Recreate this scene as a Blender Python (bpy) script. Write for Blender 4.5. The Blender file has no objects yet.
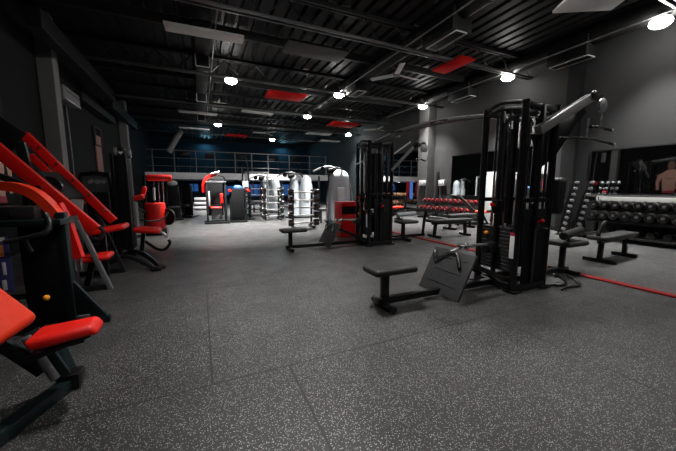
import bpy, bmesh, math, random
from mathutils import Vector, Matrix
random.seed(7)
PI = math.pi
V = Vector
C = bpy.context.scene.collection

# ------------------------------------------------------------------ materials
def mat(name, col, rough=0.5, metal=0.0, spec=0.5, noise=0.0, scale=20.0, bump=0.0, emit=None, estr=0.0, coat=0.0):
    m = bpy.data.materials.new(name); m.use_nodes = True
    nt = m.node_tree; b = nt.nodes['Principled BSDF']
    c4 = (col[0], col[1], col[2], 1)
    b.inputs['Base Color'].default_value = c4
    b.inputs['Roughness'].default_value = rough
    b.inputs['Metallic'].default_value = metal
    b.inputs['Specular IOR Level'].default_value = spec
    if coat: b.inputs['Coat Weight'].default_value = coat; b.inputs['Coat Roughness'].default_value = 0.15
    if emit: b.inputs['Emission Color'].default_value = (*emit, 1); b.inputs['Emission Strength'].default_value = estr
    if noise or bump:
        tc = nt.nodes.new('ShaderNodeTexCoord')
        n = nt.nodes.new('ShaderNodeTexNoise'); n.inputs['Scale'].default_value = scale; n.inputs['Detail'].default_value = 4
        nt.links.new(tc.outputs['Object'], n.inputs['Vector'])
        if noise:
            mx = nt.nodes.new('ShaderNodeMix'); mx.data_type = 'RGBA'
            mx.inputs['A'].default_value = tuple(max(0, x*(1-noise)) for x in col)+(1,)
            mx.inputs['B'].default_value = tuple(min(1, x*(1+noise)) for x in col)+(1,)
            nt.links.new(n.outputs['Fac'], mx.inputs['Factor'])
            nt.links.new(mx.outputs['Result'], b.inputs['Base Color'])
        if bump:
            bp = nt.nodes.new('ShaderNodeBump'); bp.inputs['Strength'].default_value = bump; bp.inputs['Distance'].default_value = 0.01
            nt.links.new(n.outputs['Fac'], bp.inputs['Height']); nt.links.new(bp.outputs['Normal'], b.inputs['Normal'])
    return m

BLACK = mat('black_powder_coat', (0.006, 0.006, 0.0065), 0.28, spec=0.3, noise=.25, scale=60)
BLACKM = mat('matte_black_plastic', (0.006, 0.006, 0.0065), 0.6, spec=0.12, noise=.25, scale=40)
GUN = mat('gunmetal_paint', (0.024, 0.024, 0.025), 0.35, 0.3, spec=0.3, noise=.15, scale=40)
GREY = mat('grey_painted_steel', (0.15, 0.15, 0.15), 0.5, 0.1, spec=.3, noise=.1, scale=30)
CHROME = mat('chrome', (0.62, 0.62, 0.63), 0.18, 1.0, noise=.06, scale=30)
BARCH = mat('bright_chrome_bar', (0.60, 0.60, 0.61), 0.34, 1.0, noise=.04)
PLATE = mat('grey_tread_plate', (0.028, 0.028, 0.029), 0.5, spec=.3, noise=.15, scale=30)
CABLE = mat('cable_sheath', (0.02, 0.02, 0.022), 0.4, noise=.1)
CABLEB = mat('blue_cable_sheath', (0.02, 0.05, 0.10), 0.4, noise=.1)
PAD = mat('black_vinyl', (0.016, 0.016, 0.016), 0.42, spec=0.35, bump=.25, scale=90, noise=.2)
REDP = mat('red_paint', (0.68, 0.008, 0.005), 0.42, spec=.3, noise=.08, scale=30)
REDV = mat('red_vinyl', (0.68, 0.011, 0.006), 0.42, spec=.4, bump=.2, scale=70, noise=.08)
ORV = mat('orange_red_vinyl', (0.75, 0.035, 0.008), 0.45, spec=.3, bump=.2, scale=70, noise=.08)
GREEN = mat('dark_green_steel', (0.007, 0.014, 0.015), 0.35, 0.2, spec=0.3, noise=.15, scale=40)
SILVER = mat('silver_steel', (0.32, 0.32, 0.33), 0.35, 0.7, noise=.1, scale=30)
WHITE = mat('white_plastic', (0.42, 0.43, 0.44), 0.45, noise=.06, scale=10)
SHROUD = mat('translucent_white_shroud', (0.34, 0.365, 0.39), 0.35, noise=.12, scale=4)
WHITEP = mat('white_board', (0.34, 0.34, 0.335), 0.5, noise=.05)
RUB = mat('black_rubber', (0.007, 0.007, 0.007), 0.24, spec=0.6, noise=.2, scale=60)
YEL = mat('yellow_knob', (0.85, 0.30, 0.01), 0.35, noise=.05)
TAPE = mat('red_floor_tape', (0.22, 0.005, 0.004), 0.6, spec=.2, noise=.2, scale=8)
WALLG = mat('grey_wall_paint', (0.022, 0.022, 0.0225), 0.85, spec=.25, noise=.10, scale=2.0, bump=.05)
WALLD = mat('charcoal_wall_paint', (0.0045, 0.0045, 0.0048), 0.85, spec=.2, noise=.15, scale=2.0)
WALLT = mat('dark_teal_wall_paint', (0.004, 0.010, 0.012), 0.8, noise=.15, scale=2.0)
WALLN = mat('navy_wall_paint', (0.004, 0.017, 0.028), 0.8, spec=.2, noise=.15, scale=2.0)
LGREY = mat('light_grey_plaster', (0.042, 0.042, 0.041), 0.85, spec=.25, noise=.10, scale=3.0)
PPAINT = mat('pale_pillar_paint', (0.16, 0.16, 0.158), 0.85, spec=.2, noise=.1, scale=3)
SLAB = mat('pale_fascia_paint', (0.80, 0.82, 0.84), 0.6, noise=.05, scale=3)
DECK = mat('galvanised_deck', (0.007, 0.0069, 0.0067), 0.5, 0.0, spec=0.15, noise=.3, scale=3)
STEELD = mat('dark_joist_steel', (0.014, 0.014, 0.014), 0.45, 0.3, spec=0.15, noise=.2, scale=10)
CHORD = mat('pale_joist_steel', (0.085, 0.085, 0.085), 0.4, 0.3, spec=0.2, noise=.2, scale=10)  # paler tone of the joist steel, for the bottom chords only
DUCT = mat('duct_jacket', (0.010, 0.010, 0.010), 0.5, 0.3, spec=0.15, noise=.2, scale=6)
GRILLE = mat('grille_trim', (0.42, 0.42, 0.42), 0.5, noise=.05)
PANELW = mat('pale_acoustic_panel', (0.50, 0.49, 0.48), 0.8, spec=0.1, noise=.08, scale=12)
PANELR = mat('red_acoustic_panel', (0.36, 0.004, 0.003), 0.8, spec=0.1, noise=.08, scale=12)
PANELD = mat('dark_acoustic_panel', (0.02, 0.02, 0.02), 0.8, noise=.08, scale=12)
LENS = mat('lamp_lens', (1, 1, 1), 0.5, emit=(1.0, 0.97, 0.93), estr=45.0)
MIRROR = mat('mirror_glass', (0.62, 0.64, 0.64), 0.02, 1.0)
BLUEW = mat('lit_blue_window', (0.02, 0.05, 0.1), 0.2, emit=(0.02, 0.10, 0.32), estr=0.28)
BLUEV = mat('blue_vinyl', (0.03, 0.09, 0.28), 0.4, noise=.1)
REDHEAD = mat('red_rubber', (0.09, 0.002, 0.003), 0.4, spec=.3, noise=.15, scale=50)
BRONZE = mat('bronze_rubber', (0.22, 0.11, 0.06), 0.4, noise=.2, scale=50)
SKIN = mat('poster_skin_ink', (0.62, 0.33, 0.24), 0.5, noise=.2, scale=6)
SKIND = mat('poster_shadow_ink', (0.25, 0.11, 0.08), 0.5, noise=.2, scale=6)
INKW = mat('white_ink', (0.75, 0.75, 0.75), 0.5, noise=.03)
INKO = mat('orange_ink', (0.75, 0.24, 0.04), 0.5, noise=.1)
INKB = mat('indigo_ink', (0.05, 0.05, 0.20), 0.5, noise=.1)
INKR = mat('red_ink', (0.45, 0.02, 0.05), 0.5, noise=.1)
PBRICK = mat('pinkish_brick_print', (0.25, 0.12, 0.10), 0.7, noise=.5, scale=18)
PALEW = mat('milky_frosted_sheet', (0.30, 0.32, 0.32), 0.6, noise=.15, scale=3)

def floor_material():
    m = bpy.data.materials.new('speckled_rubber_floor'); m.use_nodes = True
    nt = m.node_tree; L = nt.links; N = nt.nodes; b = N['Principled BSDF']
    tc = N.new('ShaderNodeTexCoord')
    def noise(scale, detail=2, rough=.5):
        n = N.new('ShaderNodeTexNoise'); n.inputs['Scale'].default_value = scale; n.inputs['Detail'].default_value = detail
        n.inputs['Roughness'].default_value = rough
        L.new(tc.outputs['Object'], n.inputs['Vector']); return n
    def ramp(src, a, bb, lo=0.0, hi=1.0):
        r = N.new('ShaderNodeMapRange'); r.inputs['From Min'].default_value = a; r.inputs['From Max'].default_value = bb
        r.inputs['To Min'].default_value = lo; r.inputs['To Max'].default_value = hi
        L.new(src, r.inputs['Value']); return r.outputs['Result']
    vo = N.new('ShaderNodeTexVoronoi'); vo.inputs['Scale'].default_value = 155; vo.inputs['Randomness'].default_value = 1
    L.new(tc.outputs['Object'], vo.inputs['Vector'])
    # only some of the crumbs are pale: choose by the cell's random colour
    sep = N.new('ShaderNodeSeparateColor'); L.new(vo.outputs['Color'], sep.inputs['Color'])
    pick = ramp(sep.outputs['Red'], 0.55, 0.66)
    size = ramp(vo.outputs['Distance'], 0.26, 0.42, 1, 0)
    mul = N.new('ShaderNodeMath'); mul.operation = 'MULTIPLY'; L.new(pick, mul.inputs[0]); L.new(size, mul.inputs[1])
    big = noise(0.55, 5, .6); mid = noise(3.0, 4)
    wear = ramp(big.outputs['Fac'], 0.35, 0.65, 0.75, 1.3)
    base = N.new('ShaderNodeMix'); base.data_type = 'RGBA'
    base.inputs['A'].default_value = (0.014, 0.014, 0.0145, 1); base.inputs['B'].default_value = (0.030, 0.030, 0.0305, 1)
    L.new(mid.outputs['Fac'], base.inputs['Factor'])
    sp = N.new('ShaderNodeMix'); sp.data_type = 'RGBA'
    L.new(mul.outputs[0], sp.inputs['Factor']); L.new(base.outputs['Result'], sp.inputs['A'])
    sp.inputs['B'].default_value = (0.42, 0.42, 0.417, 1)
    sc = N.new('ShaderNodeVectorMath'); sc.operation = 'SCALE'
    L.new(sp.outputs['Result'], sc.inputs[0]); L.new(wear, sc.inputs['Scale'])
    mp = N.new('ShaderNodeMapping'); mp.inputs['Location'].default_value = (-0.49+1.93*4, -1.88+1.93*8, 0)
    L.new(tc.outputs['Object'], mp.inputs['Vector'])
    br = N.new('ShaderNodeTexBrick'); br.inputs['Scale'].default_value = 1.0
    br.inputs['Brick Width'].default_value = 1.93; br.inputs['Row Height'].default_value = 1.93
    br.inputs['Mortar Size'].default_value = 0.007; br.inputs['Mortar Smooth'].default_value = 0.1
    L.new(mp.outputs['Vector'], br.inputs['Vector']); br.offset = 0.25
    jt = N.new('ShaderNodeMix'); jt.data_type = 'RGBA'
    L.new(br.outputs['Fac'], jt.inputs['Factor']); L.new(sc.outputs['Vector'], jt.inputs['A']); jt.inputs['B'].default_value = (.010, .010, .010, 1)
    L.new(jt.outputs['Result'], b.inputs['Base Color'])
    L.new(ramp(mid.outputs['Fac'], .3, .7, .36, .50), b.inputs['Roughness'])
    b.inputs['Specular IOR Level'].default_value = 0.45
    bp = N.new('ShaderNodeBump'); bp.inputs['Strength'].default_value = .35; bp.inputs['Distance'].default_value = .004
    fine = noise(180, 2); L.new(fine.outputs['Fac'], bp.inputs['Height']); L.new(bp.outputs['Normal'], b.inputs['Normal'])
    return m
FLOOR = floor_material()

# ------------------------------------------------------------------ mesh builder
def frame_of(d, up=None):
    d = V(d).normalized()
    u = V(up) if up else (V((0, 0, 1)) if abs(d.z) < .95 else V((0, 1, 0)))
    x = u.cross(d).normalized(); y = d.cross(x).normalized()
    return x, y, d

class MB:
    def __init__(s): s.bm = bmesh.new()
    def _merge(s, t):
        me = bpy.data.meshes.new('tmp'); t.to_mesh(me); t.free(); s.bm.from_mesh(me); bpy.data.meshes.remove(me)
    def box(s, c, size, bevel=0, rot=None, seg=2):
        t = bmesh.new(); bmesh.ops.create_cube(t, size=1)
        bmesh.ops.scale(t, vec=V(size), verts=t.verts)
        if bevel: bmesh.ops.bevel(t, geom=list(t.edges), offset=bevel, segments=seg, profile=.5, affect='EDGES', clamp_overlap=True)
        if rot: bmesh.ops.rotate(t, verts=t.verts, matrix=rot if isinstance(rot, Matrix) else Matrix.Rotation(rot, 3, 'Z'))
        bmesh.ops.translate(t, vec=V(c), verts=t.verts); s._merge(t); return s
    def beam(s, p, q, w, h=None, bevel=.006, up=None):
        p, q = V(p), V(q); h = h or w; x, y, d = frame_of(q-p, up)
        R = Matrix((x, y, d)).transposed()
        return s.box((p+q)/2, (w, h, (q-p).length), min(bevel, w*.3, h*.3), R)
    def pad(s, c, ex, ey, size, bevel=.03, seg=3):
        ex = V(ex).normalized(); ez = ex.cross(V(ey)).normalized(); ey = ez.cross(ex)
        return s.box(c, size, min(bevel, min(size)*.48), Matrix((ex, ey, ez)).transposed(), seg)
    def cyl(s, p, q, r, r2=None, seg=12, bevel=0):
        p, q = V(p), V(q); t = bmesh.new(); L = (q-p).length
        bmesh.ops.create_cone(t, cap_ends=True, segments=seg, radius1=r, radius2=r if r2 is None else r2, depth=L)
        if bevel:
            es = [e for e in t.edges if all(abs(abs(v.co.z)-L/2) < 1e-5 for v in e.verts) and abs(e.verts[0].co.z-e.verts[1].co.z) < 1e-5]
            bmesh.ops.bevel(t, geom=es, offset=bevel, segments=2, profile=.5, affect='EDGES', clamp_overlap=True)
        x, y, d = frame_of(q-p); bmesh.ops.rotate(t, verts=t.verts, matrix=Matrix((x, y, d)).transposed())
        bmesh.ops.translate(t, vec=(p+q)/2, verts=t.verts); s._merge(t); return s
    def sphere(s, c, r, sc=(1, 1, 1), seg=14):
        t = bmesh.new(); bmesh.ops.create_uvsphere(t, u_segments=seg, v_segments=seg//2+1, radius=r)
        bmesh.ops.scale(t, vec=V(sc), verts=t.verts); bmesh.ops.translate(t, vec=V(c), verts=t.verts); s._merge(t); return s
    def tube(s, pts, r, seg=8, n=6, smooth=True, w=None, up=None):
        """swept round tube, or a flat strip w wide and r thick when w is given"""
        P = [V(p) for p in pts]
        if smooth and len(P) > 2:
            Q = []; E_ = [P[0]*2-P[1]] + P + [P[-1]*2-P[-2]]
            for i in range(1, len(E_)-2):
                a, b, c, d = E_[i-1:i+3]
                for k in range(n):
                    t = k/n
                    Q.append(.5*((2*b)+(c-a)*t+(2*a-5*b+4*c-d)*t*t+(3*b-a-3*c+d)*t**3))
            P = Q + [P[-1]]
        T = [(P[min(i+1, len(P)-1)]-P[max(i-1, 0)]).normalized() for i in range(len(P))]
        x, y, _ = frame_of(T[0], up); rings = []
        for i, p in enumerate(P):
            if up: x = V(up).cross(T[i]).normalized()
            else: x = (x - T[i]*x.dot(T[i])).normalized()
            y = T[i].cross(x)
            if w: co = [p+x*w/2+y*r/2, p-x*w/2+y*r/2, p-x*w/2-y*r/2, p+x*w/2-y*r/2]
            else: co = [p+(x*math.cos(2*PI*k/seg)+y*math.sin(2*PI*k/seg))*r for k in range(seg)]
            rings.append([s.bm.verts.new(v) for v in co])
        m = len(rings[0])
        for a, b in zip(rings, rings[1:]):
            for k in range(m): s.bm.faces.new((a[k], a[(k+1) % m], b[(k+1) % m], b[k]))
        s.bm.faces.new(rings[0][::-1]); s.bm.faces.new(rings[-1]); return s
    def prism(s, poly, o, u, v, th, bevel=0):
        """2D outline in the plane (o,u,v), extruded th along u x v, centred"""
        o, u, v = V(o), V(u).normalized(), V(v).normalized(); n = u.cross(v).normalized()
        t = bmesh.new()
        f = t.faces.new([t.verts.new(o+u*a+v*b-n*th/2) for a, b in poly])
        r = bmesh.ops.extrude_face_region(t, geom=[f])
        bmesh.ops.translate(t, vec=n*th, verts=[g for g in r['geom'] if isinstance(g, bmesh.types.BMVert)])
        if bevel: bmesh.ops.bevel(t, geom=list(t.edges), offset=bevel, segments=2, profile=.5, affect='EDGES', clamp_overlap=True)
        bmesh.ops.recalc_face_normals(t, faces=t.faces); s._merge(t); return s
    def build(s, name, m, parent=None, smooth=True):
        bmesh.ops.recalc_face_normals(s.bm, faces=s.bm.faces)
        me = bpy.data.meshes.new(name); s.bm.to_mesh(me); s.bm.free()
        me.materials.append(m)
        if smooth:
            me.polygons.foreach_set('use_smooth', [True]*len(me.polygons))
            me.set_sharp_from_angle(angle=math.radians(38))
        o = bpy.data.objects.new(name, me); C.objects.link(o)
        if parent: o.parent = parent
        return o

def tag(o, label, cat, group=None, kind=None):
    o['label'] = label; o['category'] = cat
    if group: o['group'] = group
    if kind: o['kind'] = kind
    return o
def thing(name, label, cat, loc=(0, 0, 0), rz=0, group=None):
    o = bpy.data.objects.new(name, None); C.objects.link(o); o.empty_display_size = .1
    o.location = loc; o.rotation_euler = (0, 0, rz); return tag(o, label, cat, group)
def struct(name, mb, m, parent=None):
    o = mb.build(name, m, parent, smooth=False)
    if not parent: o['kind'] = 'structure'
    return o
def copy_tree(o, parent=None):
    c = o.copy(); C.objects.link(c)
    if parent: c.parent = parent
    for ch in KIDS.get(o.name, []): copy_tree(ch, c)
    return c
KIDS = {}
def proto_done(o):
    for ob in C.objects:
        if ob.parent: 
            l = KIDS.setdefault(ob.parent.name, [])
            if ob not in l: l.append(ob)
    return o
ORD = ['first', 'second', 'third', 'fourth', 'fifth', 'sixth', 'seventh', 'eighth', 'ninth', 'tenth', 'eleventh', 'twelfth', 'thirteenth', 'fourteenth']

# ------------------------------------------------------------------ setting
XL, XR, YF, YB, ZC = -3.1, 9.15, -4.0, 27.0, 5.0
struct('floor', MB().box(((XL+XR)/2, (YF+YB)/2, -.05), (XR-XL+.6, YB-YF+.6, .1)), FLOOR)
def deck():
    s = MB(); t = s.bm; prof = []; x = XL-.2
    while x < XR+.3:
        prof += [(x, ZC), (x+.19, ZC), (x+.22, ZC+.07), (x+.28, ZC+.07), (x+.31, ZC)]; x += .31
    rows = [[t.verts.new((px, y, pz)) for px, pz in prof] for y in (YF-.2, YB+.2)]
    for i in range(len(prof)-1):
        if (V(prof[i])-V(prof[i+1])).length > 1e-5: t.faces.new((rows[0][i], rows[0][i+1], rows[1][i+1], rows[1][i]))
    s.box(((XL+XR)/2, (YF+YB)/2, ZC+.13), (XR-XL+.6, YB-YF+.6, .08)); return s
struct('ceiling', deck(), DECK)
struct('wall_left', MB().box((XL-.1, (YF+YB)/2, ZC/2), (.2, YB-YF, ZC)), WALLD)
struct('wall_right', MB().box((XR+.1, (YF+14.2)/2, ZC/2), (.2, 14.2-YF, ZC)), WALLG)
struct('wall_right_rear', MB().box((XR+.1, (14.2+YB)/2, ZC/2), (.2, YB-14.2, ZC)), WALLT)
struct('wall_back', MB().box(((XL+XR)/2, YB+.1, ZC/2), (XR-XL+.4, .2, ZC)), WALLN)
struct('wall_front', MB().box(((XL+XR)/2, YF-.1, ZC/2), (XR-XL+.4, .2, ZC)), WALLD)
# left wall pilasters and the ring beam
struct('pillar_left_near', MB().box((-2.96, 9.15, 2.5), (.28, .3, 5.0), .01), PPAINT)
struct('pillar_left_far', MB().box((-2.96, 16.6, 2.5), (.28, .4, 5.0), .01), PPAINT)
struct('beam_left_near', MB().box((-2.55, 10.1, 4.25), (.22, 5.2, .36), .01), DUCT)
struct('beam_left_far', MB().box((-2.75, 15.6, 4.2), (.22, 4.6, .36), .01), DUCT)
struct('soffit_left', MB().box((-2.95, 12.6, 3.74), (.26, 3.6, .22), .01), DUCT)
# right wall column and pilaster
struct('column_right', MB().box((8.95, 10.45, 2.5), (.4, .6, 5.0), .01), LGREY)
struct('pilaster_right', MB().box((9.08, 4.93, 2.5), (.14, .34, 5.0), .01), WALLD)
struct('trim_1', MB().box((9.05, 2.6, 1.0), (.2, 3.7, .06), .008), LGREY)          # ledge below the near mirror
struct('baseboard_right', MB().box((9.13, 5.0, .06), (.04, 18, .12), .005), WALLD)
# mezzanine
struct('mezzanine_floor', MB().box((3.2, 24.5, 1.98), (12.5, 5.0, .42), .01), SLAB)
for i, (x, zb, zt) in enumerate([(-2.0, 0, 1.77), (2.4, 0, 1.77), (6.6, 0, 1.77)]):
    struct('mezzanine_column', MB().box((x, 23.2, .885), (.25, .25, 1.77), .01), WALLD)

def window(n, x0, x1, z0, z1):
    s = MB(); y = YB-.02
    for a, b in (((x0, z0), (x1, z0)), ((x0, z1), (x1, z1)), ((x0, z0), (x0, z1)), ((x1, z0), (x1, z1)), (((x0+x1)/2, z0), ((x0+x1)/2, z1))):
        s.beam((a[0], y, a[1]), (b[0], y, b[1]), .06, .06)
    f = struct('window_%d' % n, s, WALLD)
    MB().box(((x0+x1)/2, y+.01, (z0+z1)/2), (x1-x0, .02, z1-z0)).build('pane', BLUEW, f)
for n, a in enumerate([(3.6, 5.7, .45, 1.55), (-.8, -.1, .9, 1.55), (6.4, 8.6, .5, 1.55), (.9, 2.6, .6, 1.4)]): window(n+1, *a)

# ------------------------------------------------------------------ ceiling
truss_lab = ['roof joist nearest the camera crossing the upper right corner', 'second roof joist, before the pale panel at upper left',
             'third roof joist, carrying the row of three bright lamps', 'fourth roof joist, behind the ceiling fan with three blades',
             'fifth roof joist, well beyond the long red ceiling panel', 'sixth and furthest roof joist, just in front of the mezzanine']
for i, y in enumerate([2.75, 6.22, 9.82, 13.3, 16.8, 20.35]):
    t = thing('roof_joist', 'dark steel lattice ' + truss_lab[i], 'roof joist', (0, y, 0), 0, 'lattice roof joists')
    a, b = XL+.02, XR-.02
    s = MB()
    for dy in (-.055, .055): s.beam((a, dy, 4.44), (b, dy, 4.44), .05, .05, .004)
    s.build('bottom_chord', CHORD, t)
    s = MB()
    for dy in (-.05, .05): s.beam((a, dy, 4.93), (b, dy, 4.93), .05, .08, .004)
    s.build('top_chord', STEELD, t)
    s = MB(); n = 14
    for k in range(n):
        x0 = a+(b-a)*k/n; x1 = a+(b-a)*(k+.5)/n; x2 = a+(b-a)*(k+1)/n
        s.cyl((x0, 0, 4.46), (x1, 0, 4.9), .014, seg=6).cyl((x1, 0, 4.9), (x2, 0, 4.46), .014, seg=6)
    s.build('lattice_web', STEELD, t)
for i, y in enumerate([8.0, 11.5, 15.0, 18.5]):
    tag(MB().box((3.0, y, 4.86), (12.2, .09, .2), .01).build('purlin', STEELD),
        'dark steel purlin under the deck, %s one from the camera' % ['nearest', 'second', 'third', 'furthest'][i], 'purlin', 'purlins under the roof deck')

lamp_spots = [(1.02, 10.05, 'bright round lamp above the left half of the hall, nearer of that column'), (1.0, 17.0, 'small bright lamp further back in the left column of lamps'),
              (4.6, 10.0, 'bright lamp between the red panel and the ceiling fan'), (4.6, 13.46, 'middle lamp of the centre column of ceiling lamps'),
              (4.57, 20.7, 'furthest small lamp, hanging just before the mezzanine'), (8.40, 3.15, 'large bright lamp in the upper right corner of the hall'),
              (8.41, 6.4, 'bright lamp directly above the near cable tower'), (8.25, 9.95, 'lamp above the far end of the linking pull-up beam'),
              (8.4, 16.9, 'small lamp far back above the far cable tower'), (1.0, 3.0, None), (4.6, 3.0, None), (8.4, -.4, None), (4.6, -.4, None), (1.0, -.4, None)]
def make_lamp(x, y, lab, k):
    t = thing('ceiling_lamp', lab or 'round high-bay lamp overhead outside the picture', 'lamp', (x, y, 4.42), 0, 'high-bay ceiling lamps')
    MB().cyl((0, 0, .02), (0, 0, .12), .17, .10, 20).cyl((0, 0, .1), (0, 0, .2), .06, seg=12).build('housing', STEELD, t)
    MB().sphere((0, 0, .01), .17, (1, 1, .6), 20).build('lens', LENS, t)
    MB().cyl((0, 0, .18), (0, 0, .56), .012, seg=6).build('drop_rod', STEELD, t)
    l = bpy.data.lights.new('lamp_light', 'AREA'); l.shape = 'DISK'; l.size = .3; l.energy = LAMP_W[k] if k < len(LAMP_W) else 150
    l.color = (1.0, .98, .95); l.spread = math.radians(84)
    o = bpy.data.objects.new('lamp_light', l); C.objects.link(o); o.parent = t; o.location = (0, 0, -.06)
LAMP_W = [560, 420, 540, 400, 380, 140, 380, 260, 230, 75, 55, 30, 30, 30]
for k, (x, y, lab) in enumerate(lamp_spots): make_lamp(x, y, lab, k)

def ceiling_panel(lab, c, size, rz, m, grp='hanging acoustic panels'):
    t = thing('ceiling_panel', lab, 'ceiling panel', (c[0], c[1], c[2]), rz, grp)
    MB().box((0, 0, 0), size, .008).build('board', m, t)
    for sx in (-.35, .35): MB().cyl((sx*size[0], 0, .02), (sx*size[0], 0, 4.96-c[2]), .006, seg=6).build('hanger', STEELD, t)
ceiling_panel('long pale grey ceiling panel hanging at upper left of the hall', (.27, 7.2, 4.38), (1.5, .34, .05), -.04, PANELW)
ceiling_panel('pale grey ceiling panel cut by the top edge of the picture', (6.35, 3.32, 4.4), (.5, 1.0, .05), 1.05, PANELW)
ceiling_panel('red ceiling panel right of the nearer left lamp', (2.9, 10.8, 4.4), (1.3, .85, .05), -.02, PANELR)
ceiling_panel('long red ceiling panel beside the fan, above the near tower', (6.2, 6.35, 4.4), (.48, 1.02, .05), 0.03, PANELR)
ceiling_panel('red ceiling panel beyond the middle lamp', (6.8, 14.3, 4.4), (1.45, 1.0, .05), 0, PANELR)
ceiling_panel('small red ceiling panel far back above the mezzanine rail', (2.2, 20.0, 4.4), (1.25, .9, .05), 0, PANELR)
ceiling_panel('narrow pale ceiling panel in front of the small left lamp', (.1, 14.7, 4.4), (1.5, .36, .05), 0, PANELW)
ceiling_panel('narrow pale ceiling panel behind the nearer red panel', (2.4, 13.6, 4.4), (1.3, .3, .05), .1, PANELW)
ceiling_panel('pale ceiling panel far back beside the middle lamp', (6.6, 17.3, 4.4), (1.5, .5, .05), 0, PANELW)
ceiling_panel('thin pale ceiling panel furthest back near the right lamps', (8.3, 19.6, 4.4), (1.4, .5, .05), 0, PANELW)
ceiling_panel('charcoal ceiling panel in shade left of the round duct', (2.7, 7.2, 4.45), (1.5, .7, .05), 0, PANELD)
ceiling_panel('thin pale ceiling panel far left before the mezzanine', (-.1, 18.6, 4.4), (1.5, .3, .05), 0, PANELW)

def round_duct(lab, x, y0, y1, z, r, boxes):
    t = thing('air_duct', lab, 'air duct', (x, 0, 0))
    s = MB().cyl((0, y0, z), (0, y1, z), r, seg=20)
    y = y0+.6
    while y < y1: s.cyl((0, y-.02, z), (0, y+.02, z), r+.012, seg=20); y += 1.2
    s.build('round_duct', DUCT, t)
    for dx in (-r-.1,): MB().cyl((dx, y0, z-r), (dx, y1, z-r), .018, seg=6).build('conduit', GREY, t)
    for (by, bz, bl) in boxes:
        b = MB().box((0, by, bz+.22), (.5, bl, .44), .01).build('plenum_box', DUCT, t)
        g = MB()
        for sx in (-.14, .14): g.beam((sx, by-bl*.48, bz-.012), (sx, by+bl*.48, bz-.012), .022, .02, .003)
        for sy in (-.48, .48): g.beam((-.14, by+bl*sy, bz-.012), (.14, by+bl*sy, bz-.012), .022, .02, .003)
        g.build('grille_frame', GRILLE, b)
        g = MB()
        for k in range(5): g.beam((-.11+.055*k, by-bl*.46, bz-.006), (-.11+.055*k, by+bl*.46, bz-.006), .012, .008, .002)
        g.build('grille_slats', GUN, b)
round_duct('dark round air duct running down the middle of the ceiling', 4.9, 3.6, 12.5, 4.72, .2, [(5.25, 4.3, .9), (9.2, 4.3, .7)])
round_duct('dark round air duct along the right side above the near tower', 8.55, 2.2, 12.5, 4.72, .2, [(4.8, 4.3, .9), (8.2, 4.3, .9)])
def left_duct():
    t = thing('air_duct', 'narrow dark duct with pale square end frames at left of the lamps', 'air duct', (.22, 0, 0))
    MB().box((0, 11.0, 4.7), (.34, 8.0, .34), .02).build('square_duct', DUCT, t)
    for y, z in ((8.75, 4.3), (12.2, 4.3), (15.6, 4.3)):
        b = MB().box((0, y+.2, z+.12), (.34, .34, .34), .01).build('drop_box', DUCT, t)
        g = MB()
        for s_ in (-.16, .16):
            g.beam((s_, y+.02, z-.04), (s_, y+.02, z+.28), .025, .02, .003); g.beam((-.16, y+.02, z+.12+s_), (.16, y+.02, z+.12+s_), .025, .02, .003)
        g.build('grille_frame', GRILLE, b)
    MB().cyl((.24, 6.4, 4.5), (.24, 15, 4.5), .015, seg=6).build('conduit', GREY, t)
left_duct()

def fan(lab, x, y, a0):
    t = thing('ceiling_fan', lab, 'ceiling fan', (x, y, 0), 0, 'three-bladed ceiling fans')
    MB().cyl((0, 0, 4.3), (0, 0, 5.0), .018, seg=8).build('drop_rod', STEELD, t)
    MB().cyl((0, 0, 4.2), (0, 0, 4.3), .1, .09, 20, .015).build('motor_hub', GREY, t)
    for k in range(3):
        a = a0+k*2*PI/3; d = V((math.cos(a), math.sin(a), 0)); n = V((-d.y, d.x, 0))
        MB().pad(d*.42+V((0, 0, 4.24)), d, n+V((0, 0, .2)), (.66, .15, .012), .004).build('blade', PANELW, t)
fan('three-bladed grey ceiling fan left of the long red panel', 5.0, 7.15, math.radians(-114.5))
fan('small distant ceiling fan near the furthest lamps', 3.55, 17.4, 1.0)
fan('faint ceiling fan far back above the far cable tower', 8.6, 13.9, .3)

# diagonal pipe at far left of the mezzanine
tag(MB().cyl((-.85, 20.2, 4.5), (-1.5, 20.2, 3.35), .16, seg=16).cyl((-1.47, 20.2, 3.42), (-1.56, 20.2, 3.26), .185, seg=16).build('ventilation_pipe', GREY),
    'grey sloping ventilation pipe at left end of the mezzanine', 'pipe')

# ------------------------------------------------------------------ mezzanine furnishings
def railing():
    t = thing('mezzanine_railing', 'pale steel railing along the mezzanine edge', 'railing', (0, 22.1, 2.19))
    xs = [-2.6, -1.4, -.15, 1.0, 2.29, 3.4, 4.55, 6.1, 7.7, 9.0]
    for x in xs: MB().cyl((x, 0, 0), (x, 0, 1.4), .035, seg=10).build('post', GREY, t)
    for z in (.4, .9, 1.4): MB().cyl((-2.9, 0, z), (9.1, 0, z), .03 if z > 1.2 else .02, seg=8).build('rail', GREY, t)
railing()
def cardio(lab, x, y):
    t = thing('treadmill', lab, 'treadmill', (x, y, 2.19), 0, 'treadmills on the mezzanine')
    MB().box((0, .5, .09), (.75, 1.7, .18), .03).build('deck', BLACKM, t)
    for sx in (-.36, .36):
        MB().beam((sx, -.25, .1), (sx, -.05, 1.15), .07, .1).build('upright', BLACK, t)
        MB().tube([(sx, -.05, 1.0), (sx, .3, .98), (sx, .5, .9)], .025).build('handrail', GREY, t)
    c = MB().pad((0, -.05, 1.25), (1, 0, 0), (0, -.4, 1), (.75, .35, .06), .02).build('console', BLACK, t)
    MB().pad((0, .0, 1.3), (1, 0, 0), (0, -.4, 1), (.3, .18, .02), .005).build('display', BLUEV, c)
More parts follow.
